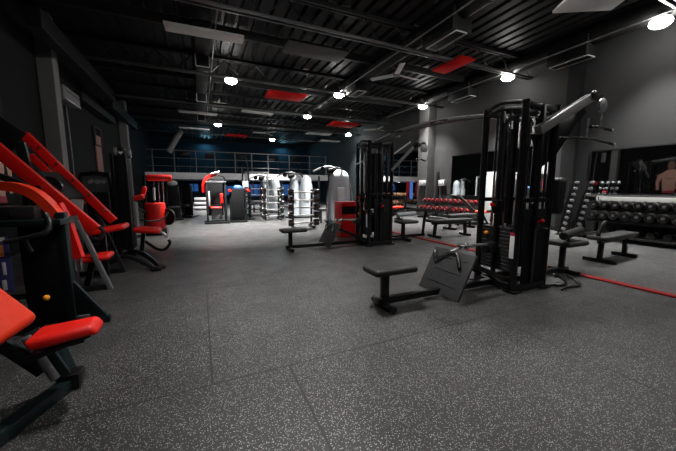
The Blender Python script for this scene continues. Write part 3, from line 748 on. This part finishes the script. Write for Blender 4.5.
barbell_rack('furthest rack of fixed barbells, beside the white pole', 'furthest barbell rack', 1.72, 2.45, 12.9, 1.25)

# ------------------------------------------------------------------ white shrouded machines
def shroud_outline(w, h, k=18):
    pts = [(-w/2, 0), (w/2, 0)]
    for i in range(k+1):
        a = PI*i/k; pts.append((w*.5*math.cos(a)*(.60 if True else 1)*1.0, h-.32+.32*math.sin(a)))
    return pts
def shroud_mesh(w, h, depth):
    """tapering, rounded-top cowl that bulges towards the front"""
    s = MB(); rows = []; n, m = 16, 12
    for i in range(n+1):
        t = i/n; z = h*t
        hw = w/2*(1-.26*t**1.6)
        if t > .86: hw *= math.sqrt(max(0.0, 1-((t-.86)/.145)**2))
        hw = max(hw, .03)
        rows.append([s.bm.verts.new((hw*math.sin(PI*(j/m-.5)), -depth*math.cos(PI*(j/m-.5))*(.55+.45*hw/(w/2))*(1 if t < .9 else 1-.35*(t-.9)/.1), z)) for j in range(m+1)])
    for a, b in zip(rows, rows[1:]):
        for j in range(m): s.bm.faces.new((a[j], a[j+1], b[j+1], b[j]))
    for r in rows[:-1]: pass
    for i in range(n): s.bm.faces.new((rows[i][0], rows[i+1][0], rows[i+1][-1], rows[i][-1]))
    s.bm.faces.new([v for v in rows[-1]]); s.bm.faces.new([v for v in rows[0]][::-1])
    return s
def multi_gym(lab, loc, rz, covers, h, arms=True):
    t = thing('multi_gym', lab, 'gym machine', loc, rz, 'white shrouded machines')
    for (x, w) in covers:
        o = shroud_mesh(w, h, .22); bmesh.ops.translate(o.bm, vec=V((x, 0, .06)), verts=o.bm.verts)
        c = o.build('weight_cowl', SHROUD, t)
        MB().box((x, -.235, .55*h), (w*.3, .02, .5), .008).build('vent_panel', WHITE, c)
        for s in (-1, 1):
            MB().tube([(x+s*(w/2+.03), -.05, .05), (x+s*(w/2+.02), -.07, h*.4), (x+s*w*.42, -.06, h*.72), (x+s*w*.26, -.03, h*.99)], .035).build('curved_post', SILVER, t)
    a = covers[0][0]; b = covers[-1][0]; W = b-a+covers[-1][1]
    MB().box(((a+b)/2, .1, .03), (W+.2, .6, .06), .02).build('base_plate', BLACK, t)
    if arms:
        MB().tube([((a+b)/2, 0, h), ((a+b)/2-.3, -.05, h+.16), ((a+b)/2-.62, -.1, h+.13), ((a+b)/2-.95, -.12, h-.02)], .032).build('overhead_arm', SILVER, t)
        MB().tube([((a+b)/2+.15, 0, h-.02), ((a+b)/2-.1, -.3, h+.1), ((a+b)/2-.5, -.5, h+.02)], .03).build('overhead_arm', GUN, t)
        MB().cyl(((a+b)/2-.62, -.14, h+.06), ((a+b)/2-.62, -.1, h+.06), .09, seg=18).build('pulley', RUB, t)
        MB().box(((a+b)/2-.35, -.05, h+.02), (.26, .2, .2), .03).build('pulley_bracket', BLACK, t)
    MB().beam(((a+b)/2-.75, -.2, .05), ((a+b)/2-.75, -.1, h*.9), .06, .06).build('station_post', BLACK, t)
    MB().pad(((a+b)/2-.75, -.45, .48), (1, 0, 0), (0, 1, 0), (.34, .4, .08), .03).build('seat', PAD, t)
    MB().beam(((a+b)/2-.75, -.45, .02), ((a+b)/2-.75, -.45, .46), .06, .06).build('seat_post', BLACK, t)
    return t
multi_gym('largest white shrouded machine, right beside the far cable tower', (4.52, 9.8, 0), -.2, [(0, .88)], 1.78)
multi_gym('pair of slim white shrouds behind the nearest barbell rack', (3.75, 11.9, 0), -.15, [(-.28, .42), (.22, .55)], 1.66)
multi_gym('furthest pair of white shrouds behind the middle barbell rack', (3.0, 14.6, 0), -.1, [(-.24, .32), (.28, .62)], 1.62)

def red_bin():
    t = thing('storage_bin', 'red box-shaped bin standing behind the far tower seat', 'bin', (3.35, 6.75, 0))
    W, D, H, th = .56, .42, .84, .02
    s = MB().box((0, D/2-th/2, H/2), (W, th, H), .006).box((-W/2+th/2, 0, H/2), (th, D, H), .006).box((W/2-th/2, 0, H/2), (th, D, H), .006).box((0, 0, th/2), (W, D, th), .004)
    s.box((0, -D/2+th/2, .28), (W, th, .56), .006).box((0, -D/2+th/2, .80), (W, th, .08), .004); s.build('body', REDP, t)
    MB().box((0, 0, H+.01), (W+.02, D+.02, .03), .01).build('lid', REDP, t)
    MB().box((0, -.14, .66), (W-.05, .02, .16)).build('flap', BLACKM, t)
red_bin()

# ------------------------------------------------------------------ mid-back machines
def mid_machine():
    t = thing('seated_press_machine', 'grey-framed machine with red arm on top, alone at centre back', 'gym machine', (.48, 11.05, 0))
    for x in (-.29, .29):
        for y in (-.2, .25): MB().beam((x, y, .02), (x, y, 1.40), .055, .055).build('upright', GUN if y < 0 else BLACK, t)
    s = MB().beam((-.32, -.2, 1.40), (.32, -.2, 1.40), .055, .055).beam((-.32, .25, 1.40), (.32, .25, 1.40), .055, .055)
    for x in (-.29, .29): s.beam((x, -.25, 1.40), (x, .3, 1.40), .05, .05)
    s.build('top_frame', GREY, t)
    for y in (-.25, .3): MB().beam((-.4, y, .04), (.4, y, .04), .07, .07).build('base_rail', GUN, t)
    weight_stack(t, (.0, .08), .34, .15, .12, .62, (0, -1, 0), False)
    MB().box((-.02, .2, .8), (.5, .02, 1.1), .005).build('rear_guard', BLACKM, t)
    MB().pad((.16, -.22, .85), (1, 0, 0), (0, 0, 1), (.10, .34, .06), .02).build('side_pad', REDV, t)
    MB().pad((-.02, -.25, .55), (1, 0, 0), (0, 1, 0), (.36, .18, .05), .02).build('seat', REDV, t)
    MB().tube([(-.36, -.15, 1.05), (-.36, -.15, 1.35), (-.22, -.12, 1.56), (.05, -.1, 1.66)], .05, w=.11).build('lever_arm', REDP, t)
    MB().cyl((-.14, -.14, 1.66), (.14, -.16, 1.74), .035, seg=12, bevel=.01).build('grip', WHITE, t)
    MB().tube([(.05, -.05, 1.62), (.25, -.02, 1.58), (.34, 0, 1.42)], .02).build('pull_rod', BLACK, t)
    MB().box((-.22, -.235, .85), (.05, .015, .5), .004).build('scale_strip', WHITE, t)
    return t
mid_machine()
def shroud_machine():
    t = thing('stack_machine', 'dark shrouded weight machine with blue ball cap beside the red-armed machine', 'gym machine', (1.20, 11.25, 0))
    MB().box((-.02, 0, .62), (.46, .28, 1.1), .03).build('shroud', BLACKM, t)
    for x in (-.26, .26): MB().tube([(x, -.1, .03), (x, -.12, .6), (x*.95, -.08, 1.18)], .028).build('frame_tube', GREEN, t)
    MB().box((0, .0, .03), (.56, .6, .06), .015).build('base', BLACK, t)
    MB().sphere((.02, -.02, 1.20), .17, (1, .8, .62)).build('headrest', BLUEV, t)
    for x in (-.27, .36): MB().cyl((x, -.2, 1.1), (x+.02, .05, 1.12), .05, seg=14, bevel=.012).build('roller', REDV, t)
shroud_machine()
def disc_tree():
    t = thing('dumbbell_tree', 'black tree holding pairs of pale-ended dumbbells beside the white pole', 'dumbbell tree', (1.58, 12.0, 0))
    for x in (-.09, .12): MB().beam((x, 0, .03), (x, 0, 2.0 if x < 0 else 1.95), .06, .05).build('upright', BLACK, t)
    MB().box((0, 0, .02), (.6, .5, .04), .01).build('base', BLACK, t)
    s = MB()
    for k in range(5): s.beam((-.14, -.06, .18+.22*k), (.17, -.06, .18+.22*k), .05, .03)
    s.build('cradle', BLACK, t)
    MB().pad((.0, -.05, 1.32), (1, 0, 0), (0, 0, 1), (.22, .3, .08), .03).build('pad', WHITE, t)
    P = dumbbell_proto(RUB, .085, .12, .1, cap=True)
    row_of(P, [(1.58, 11.93, .28+.22*k) for k in range(5)], lambda i: 'black dumbbell with pale end, %s from the bottom on the tree by the white pole' % ORD[i], 'dumbbells on the tree', rz=PI/2)
disc_tree()
def white_pole():
    t = thing('cable_station', 'slender white pole frame behind the furthest barbell rack', 'gym machine', (1.82, 13.47, 0))
    for x in (0, .9): MB().beam((x, 0, 0), (x, 0, 1.9), .07, .07).build('post', WHITE, t)
    MB().beam((-.05, 0, 1.87), (.95, 0, 1.87), .07, .07).build('crossbar', WHITE, t)
    MB().box((.45, 0, .03), (1.1, .28, .06), .01).build('base', GREY, t)
white_pole()
def back_machine(lab, loc, rz, dome):
    t = thing('stack_machine', lab, 'gym machine', loc, rz)
    MB().box((0, 0, .68), (.34, .26, 1.2), .03).build('shroud', BLACKM, t)
    for x in (-.2, .2): MB().tube([(x, -.1, .03), (x, -.12, .7), (x*.9, -.06, 1.3)], .03).build('frame_tube', GUN, t)
    MB().box((0, 0, .03), (.6, .8, .06), .015).build('base', BLACK, t)
    MB().pad((0, -.45, .5), (1, 0, 0), (0, 1, 0), (.36, .36, .08), .03).build('seat', PAD, t)
    MB().beam((0, -.45, .04), (0, -.45, .48), .06, .06).build('seat_post', BLACK, t)
    if dome: MB().sphere((0, -.05, 1.38), .18, (1, .8, .6)).build('cap', WHITE, t)
    else: MB().box((0, 0, 1.31), (.4, .3, .06), .02).build('cap', BLACK, t)
back_machine('dark machine with pale domed cap far back on the left', (-.95, 13.0, 0), .1, True)
back_machine('plain black stack machine far back before the white steps', (-.5, 14.0, 0), -.3, False)
def steps():
    t = thing('step_platform', 'stack of white step platforms by the dark back area', 'step platform', (.07, 18.2, 0))
    for k in range(3):
        MB().box((0, .1*k, .12+.24*k), (.9-.06*k, .5, .15), .03).build('platform', WHITE, t)
        MB().box((0, .1*k, .03+.24*k), (.7, .4, .07), .01).build('riser', BLACKM, t)
steps()

# ------------------------------------------------------------------ left machines
def press_machine():
    t = thing('chest_press_machine', 'nearest red-padded machine with dark green frame, cut by the left edge', 'gym machine', (-1.1, 2.6, 0))
    O = V((-1.1, 2.6, 0))
    def L(*p): return V(p)-O
    # floor frame
    MB().beam(L(-.77, 2.22, .035), L(-1.12, 1.36, .035), .075, .07).build('floor_tube', GREEN, t)
    MB().beam(L(-.77, 2.22, .035), L(-1.25, 3.3, .035), .075, .07).build('floor_tube', GREEN, t)
    MB().box(L(-.77, 2.22, .05), (.11, .12, .10), .02).build('foot_cap', BLACK, t)
    MB().beam(L(-.79, 2.2, .06), L(-.9, 2.16, .40), .07, .07).build('seat_post', GREEN, t)
    MB().beam(L(-.86, 2.14, .17), L(-1.12, 2.1, .55), .06, .06).build('support_arm', BLACK, t)
    MB().cyl(L(-.80, 2.1, .13), L(-.90, 2.1, .40), .022, seg=12).build('adjuster_sleeve', SILVER, t)
    MB().tube([L(-.84, 2.05, .37), L(-.70, 2.0, .36), L(-.62, 2.0, .37)], .012).build('adjuster_lever', BLACK, t)
    # seat: a tapered saddle, raised at its nose
    ex = V((.94, .02, .30)); s = MB().pad(L(-.70, 2.04, .425), ex, (0, 1, 0), (.30, .22, .065), .031, 4)
    for v in s.bm.verts:
        k = (v.co-L(-.70, 2.04, .425)).dot(ex.normalized())/.15
        c = L(-.70, 2.04, .425)
        v.co.y = c.y+(v.co.y-c.y)*(1-.28*max(0, k)); v.co.z += -.05*max(0, k)**2 if k > 0 else .03*k*k
    s.build('seat', REDV, t)
    MB().pad(L(-.72, 2.06, .365), ex, (0, 1, 0), (.28, .2, .03), .008).build('seat_pan', BLACK, t)
    # back pad
    lv = V((-.50, .06, .62)); wv = V((.10, .28, .05)); lo = L(-.965, 2.10, .44)
    MB().pad(lo+lv.normalized()*.33, lv, wv, (.72, .30, .09), .042, 4).build('back_pad', ORV, t)
    MB().beam(lo+V((-.08, 0, -.06)), lo+lv.normalized()*.6+V((-.08, 0, -.06)), .05, .06).build('back_pad_rail', BLACK, t)
    # weight stack tower
    MB().box(L(-1.20, 3.34, .50), (.27, .30, .88), .01).build('stack_shroud', BLACKM, t)
    MB().box(L(-1.27, 3.26, .93), (.50, .40, .05), .01).build('top_plate', GREEN, t)
    MB().box(L(-1.30, 3.2, 1.0), (.24, .2, .12), .012).build('pivot_box', GUN, t)
    MB().cyl(L(-1.30, 3.08, 1.0), L(-1.30, 3.1, 1.0), .018, seg=12).build('bolt', CHROME, t)
    MB().beam(L(-1.06, 3.22, .02), L(-1.06, 3.22, 1.0), .06, .09).build('upright', GREEN, t)
    MB().beam(L(-1.82, 3.5, .02), L(-1.80, 3.5, 1.62), .12, .10).build('upright', GREEN, t)
    for z in (1.25, 1.4, 1.55, 1.66): MB().cyl(L(-1.70, 3.45, z-.12), L(-1.70, 3.43, z-.12), .016, seg=10).build('bolt', CHROME, t)
    MB().prism([(0, .02), (.24, .02), (.24, .07), (.05, .38), (0, .44)], L(-1.06, 3.22, 0), (1, 0, 0), (0, 0, 1), .03, .004).build('gusset', GREEN, t)
    MB().box(L(-.98, 3.19, .09), (.09, .008, .03), .002).build('maker_plate', GREY, t)
    MB().beam(L(-1.5, 3.24, .03), L(-.8, 3.24, .03), .08, .06).build('floor_tube', GREEN, t)
    MB().tube([L(-1.34, 3.02, .80), L(-1.2, 3.02, .83), L(-1.10, 3.02, .86), L(-1.085, 3.06, .93), L(-1.12, 3.1, 1.0)], .019, 10).build('hand_grip', GUN, t)
    MB().tube([L(-1.26, 3.1, .8), L(-1.25, 3.1, .76), L(-1.23, 3.1, .70)], .02).build('cable_guide', GUN, t)
    # placard with coloured exercise diagrams
    p = MB().box(L(-1.47, 3.14, .61), (.20, .012, .44), .003).build('instruction_placard', INKB, t)
    for (x, z, w, h, m) in ((-1.47, .81, .17, .03, INKW), (-1.44, .72, .08, .09, INKO), (-1.50, .72, .03, .08, INKW), (-1.46, .60, .03, .08, INKW), (-1.41, .58, .02, .1, INKW), (-1.46, .46, .02, .09, INKW), (-1.42, .45, .025, .08, INKW), (-1.50, .50, .05, .02, INKO)):
        MB().box(L(x, 3.132, z), (w, .004, h), .001).build('printed_figure', m, p)
    MB().sphere(L(-1.2, 3.17, .30), .024).build('selector_knob', YEL, t)
    # red lever arm: arched strip with a hanging upright end
    MB().tube([L(-1.72, 3.35, 1.14), L(-1.5, 3.32, 1.21), L(-1.33, 3.3, 1.20), L(-1.2, 3.28, 1.12), L(-1.07, 3.26, .93)], .13, w=.07, up=(0, 1, 0)).build('lever_arm', ORV, t)
    MB().tube([L(-1.14, 3.36, 1.06), L(-1.09, 3.36, .9), L(-1.03, 3.36, .58)], .085, w=.09, up=(0, 1, 0)).build('lever_drop', REDP, t)
    for x in (-1.05, -1.01): MB().cyl(L(x, 3.36, .46), L(x, 3.36, .60), .012, seg=8).build('pivot_rod', CHROME, t)
    MB().tube([L(-1.72, 3.5, 1.34), L(-1.5, 3.48, 1.29), L(-1.3, 3.46, 1.17), L(-1.13, 3.44, .99)], .055, w=.05, up=(0, 1, 0)).build('counter_arm', GREEN, t)
press_machine()

def rail_machine():
    O = V((-1.5, 4.7, 0))
    def L(*p): return V(p)-O
    t = thing('leg_press_machine', 'leg press with two long sloping red rails behind the nearest machine', 'gym machine', O)
    MB().beam(L(-1.13, 4.3, .72), L(-2.25, 4.3, 2.05), .125, .08, up=(0, 1, 0)).build('rail', REDP, t)
    MB().beam(L(-1.12, 5.1, .74), L(-1.95, 5.1, 1.86), .10, .09, up=(0, 1, 0)).build('rail', REDP, t)
    MB().beam(L(-1.42, 5.0, .98), L(-1.88, 5.0, 1.60), .07, .07, up=(0, 1, 0)).build('inner_rail', REDP, t)
    for k in range(5):
        p = L(-1.2-.15*k, 5.06, .90+.202*k); MB().cyl(p, p+V((0, -.03, .0)), .016, seg=8).build('rail_bolt', CHROME, t)
    MB().beam(L(-2.0, 5.05, 1.75), L(-2.3, 5.05, 2.0), .3, .12, up=(0, 1, 0)).build('rail_end_block', BLACKM, t)
    MB().beam(L(-1.28, 4.28, .84), L(-1.03, 4.28, 0), .05, .05).build('front_leg', SILVER, t)
    MB().beam(L(-1.30, 5.1, .86), L(-1.05, 5.1, 0), .05, .05).build('front_leg', GUN, t)
    for y in (4.3, 5.1):
        MB().beam(L(-2.02, y, .02), L(-1.98, y, 1.72), .07, .08).build('rear_post', GREEN, t)
        MB().beam(L(-2.1, y, .03), L(-1.05, y, .03), .06, .06).build('floor_tube', BLACK, t)
    MB().beam(L(-1.7, 4.3, .03), L(-1.7, 5.1, .03), .06, .06).build('cross_tube', BLACK, t)
    MB().beam(L(-1.78, 4.75, 1.0), L(-1.86, 4.75, 1.72), .09, .05).build('latch_plate', GREEN, t)
    MB().pad(L(-1.19, 4.42, .375), (1, 0, .08), (0, 1, 0), (.34, .30, .07), .034, 4).build('seat', REDV, t)
    MB().beam(L(-1.3, 4.45, .02), L(-1.22, 4.45, .34), .06, .06).build('seat_post', BLACK, t)
    MB().pad(L(-1.12, 4.85, .66), (1, 0, .18), (0, 1, 0), (.40, .36, .07), .032, 4).build('hip_pad', REDV, t)
    MB().beam(L(-1.2, 4.85, .03), L(-1.2, 4.85, .64), .07, .07).build('hip_post', BLACK, t)
    c = MB().pad(L(-1.52, 4.7, 1.22), (-.6, 0, .8), (0, 1, 0), (.40, .62, .06), .015).build('sled_plate', BLACKM, t)
    MB().cyl(L(-1.55, 4.2, 1.20), L(-1.55, 5.3, 1.20), .028, seg=12).build('weight_horn', CHROME, c)
    MB().cyl(L(-1.55, 4.42, 1.2), L(-1.55, 4.50, 1.2), .13, seg=24, bevel=.01).build('weight_disc', RUB, c)
    MB().prism([(-.06, 0), (.06, 0), (.10, .34), (-.10, .36)], L(-1.38, 4.55, .72), (1, 0, 0), (0, 0, 1), .02).build('instruction_placard', WHITEP, t)
    MB().tube([L(-1.25, 4.4, .62), L(-1.12, 4.4, .60), L(-1.08, 4.4, .68), L(-1.12, 4.4, .76)], .022).build('hand_grip', GUN, t)
rail_machine()

def black_tower_machine():
    O = V((-1.1, 5.75, 0))
    def L(*p): return V(p)-O
    t = thing('stack_machine', 'black tower machine with pale cap and curved black feet beside red rails', 'gym machine', O)
    MB().box(L(-1.09, 5.80, .98), (.16, .30, 1.52), .02).build('weight_cowl', BLACKM, t)
    MB().beam(L(-1.2, 5.68, .15), L(-1.2, 5.68, 1.72), .05, .06).build('upright', BLACK, t)
    MB().box(L(-1.02, 5.64, .98), (.025, .02, 1.5), .004).build('edge_trim', GUN, t)
    MB().cyl(L(-1.17, 5.72, 1.74), L(-1.12, 5.72, 1.74), .085, seg=22, bevel=.01).cyl(L(-1.02, 5.8, 1.74), L(-.97, 5.8, 1.74), .07, seg=22, bevel=.01).build('top_pulley', GREY, t)
    MB().box(L(-1.08, 5.76, 1.72), (.12, .2, .2), .03).build('top_cap', BLACK, t)
    MB().prism([(0, -.025), (.028, .01), (.02, .025), (0, .015), (-.02, .025), (-.028, .01)], L(-1.08, 5.655, 1.73), (1, 0, 0), (0, 0, 1), .01).build('emblem', INKW, t)
    MB().tube([L(-1.25, 5.75, .10), L(-1.0, 5.6, .20), L(-.78, 5.35, .14), L(-.62, 5.12, .03)], .035).build('curved_foot', BLACK, t)
    MB().tube([L(-1.35, 5.5, .05), L(-1.1, 5.4, .17), L(-.85, 5.2, .12), L(-.66, 5.0, .03)], .035).build('curved_foot', GUN, t)
    MB().tube([L(-1.6, 6.3, .05), L(-1.3, 6.2, .17), L(-1.1, 6.0, .15), L(-1.05, 5.8, .1)], .035).build('curved_foot', BLACK, t)
    for p in ((-.60, 5.10, .03), (-.64, 4.98, .03)): MB().box(L(*p), (.14, .10, .06), .02).build('foot_cap', RUB, t)
    MB().pad(L(-.85, 5.9, .50), (1, 0, -.12), (0, 1, 0), (.42, .36, .085), .04, 4).build('seat', REDV, t)
    MB().beam(L(-.95, 5.9, .12), L(-.9, 5.9, .46), .06, .07).build('seat_post', BLACK, t)
    MB().tube([L(-.9, 5.95, .30), L(-.72, 5.9, .16), L(-.6, 5.85, .16), L(-.52, 5.85, .26), L(-.54, 5.85, .32)], .025).build('foot_hook', BLACK, t)
    MB().box(L(-1.0, 5.95, .72), (.06, .2, .5), .02).build('side_guide', GREY, t)
black_tower_machine()
def rear_tower():
    t = thing('stack_machine', 'low black machine with rounded top behind the red rails, by left wall', 'gym machine', (-1.85, 7.3, 0))
    MB().tube([(-.22, 0, .03), (-.22, 0, 1.3), (-.12, 0, 1.46), (.16, 0, 1.46), (.26, 0, 1.3), (.26, 0, .03)], .045, 10).build('hoop_frame', BLACK, t)
    MB().box((.02, .1, .62), (.36, .2, 1.0), .02).build('weight_cowl', BLACKM, t)
    for x in (-.06, .04, .14): MB().cyl((x, -.04, 1.32), (x, .0, 1.32), .04, seg=14).build('pulley', GREY, t)
    MB().box((.02, .05, .03), (.7, .7, .06), .015).build('base', BLACK, t)
rear_tower()
def barrel_machine():
    O = V((-1.1, 9.2, 0))
    def L(*p): return V(p)-O
    t = thing('pull_over_machine', 'machine with red roller on top and red barrel-shaped pad, mid left', 'gym machine', O)
    MB().cyl(L(-1.24, 9.1, 1.46), L(-.66, 9.1, 1.46), .085, seg=20, bevel=.03).build('top_roller', REDV, t)
    MB().cyl(L(-1.08, 9.0, .16), L(-1.08, 9.0, .82), .22, .235, seg=28, bevel=.03).build('barrel_pad', REDV, t)
    MB().box(L(-1.08, 9.0, .08), (.5, .5, .16), .03).build('pad_base', BLACK, t)
    for x in (-1.12, -1.0, -.9): MB().cyl(L(x, 9.3, .1), L(x, 9.25, 1.42), .022, seg=10).build('guide_rod', CHROME if x > -1.1 else GUN, t)
    MB().beam(L(-1.35, 9.2, .03), L(-1.30, 9.2, 1.5), .07, .07).build('upright', BLACK, t)
    MB().beam(L(-1.35, 9.2, 1.5), L(-.75, 9.15, 1.52), .05, .05).build('top_beam', BLACK, t)
    MB().tube([L(-1.3, 8.9, .9), L(-1.6, 8.7, 1.05), L(-1.85, 8.6, 1.25), L(-1.9, 8.55, 1.5)], .03).build('lever_arm', GUN, t)
    MB().tube([L(-1.2, 8.9, .55), L(-1.45, 8.6, .75), L(-1.55, 8.5, 1.0)], .03).build('lever_arm', GUN, t)
    MB().pad(L(-1.40, 8.75, .96), (1, 0, .3), (0, 1, 0), (.3, .2, .12), .04).build('elbow_pad', REDV, t)
    MB().pad(L(-1.28, 8.85, 1.12), (.3, 0, 1), (0, 1, 0), (.24, .16, .10), .03).build('elbow_pad', REDV, t)
    MB().cyl(L(-1.05, 8.72, .9), L(-1.05, 8.78, 1.2), .03, seg=10).build('label_tube', WHITE, t)
    MB().cyl(L(-.83, 8.95, .45), L(-.80, 9.0, .45), .22, seg=28).cyl(L(-.84, 8.95, .45), L(-.79, 9.0, .45), .06, seg=14).build('cam_wheel', BLACK, t)
    MB().tube([L(-1.3, 8.9, .06), L(-1.05, 8.6, .12), L(-.9, 8.45, .1), L(-.8, 8.3, .03)], .035).build('curved_foot', SILVER, t)
    MB().tube([L(-1.4, 8.3, .5), L(-1.1, 8.3, .42), L(-.85, 8.4, .46), L(-.75, 8.5, .6)], .022).build('hand_grip', GUN, t)
barrel_machine()
strip_used()

# ------------------------------------------------------------------ world, camera, view
w = bpy.data.worlds.new('night_hall'); bpy.context.scene.world = w; w.use_nodes = True
w.node_tree.nodes['Background'].inputs['Color'].default_value = (.02, .022, .025, 1); w.node_tree.nodes['Background'].inputs['Strength'].default_value = .2
cd = bpy.data.cameras.new('camera'); cam = bpy.data.objects.new('camera', cd); C.objects.link(cam)
cd.sensor_width = 36; cd.lens = 16.0; cam.location = (0, 0, 1.2); cam.rotation_euler = (math.radians(90-7.12), 0, math.radians(-24.5))
bpy.context.scene.camera = cam
vs = bpy.context.scene.view_settings
vs.view_transform = 'Standard'; vs.look = 'None'; vs.gamma = 1; vs.use_curve_mapping = False; vs.exposure = 1.15
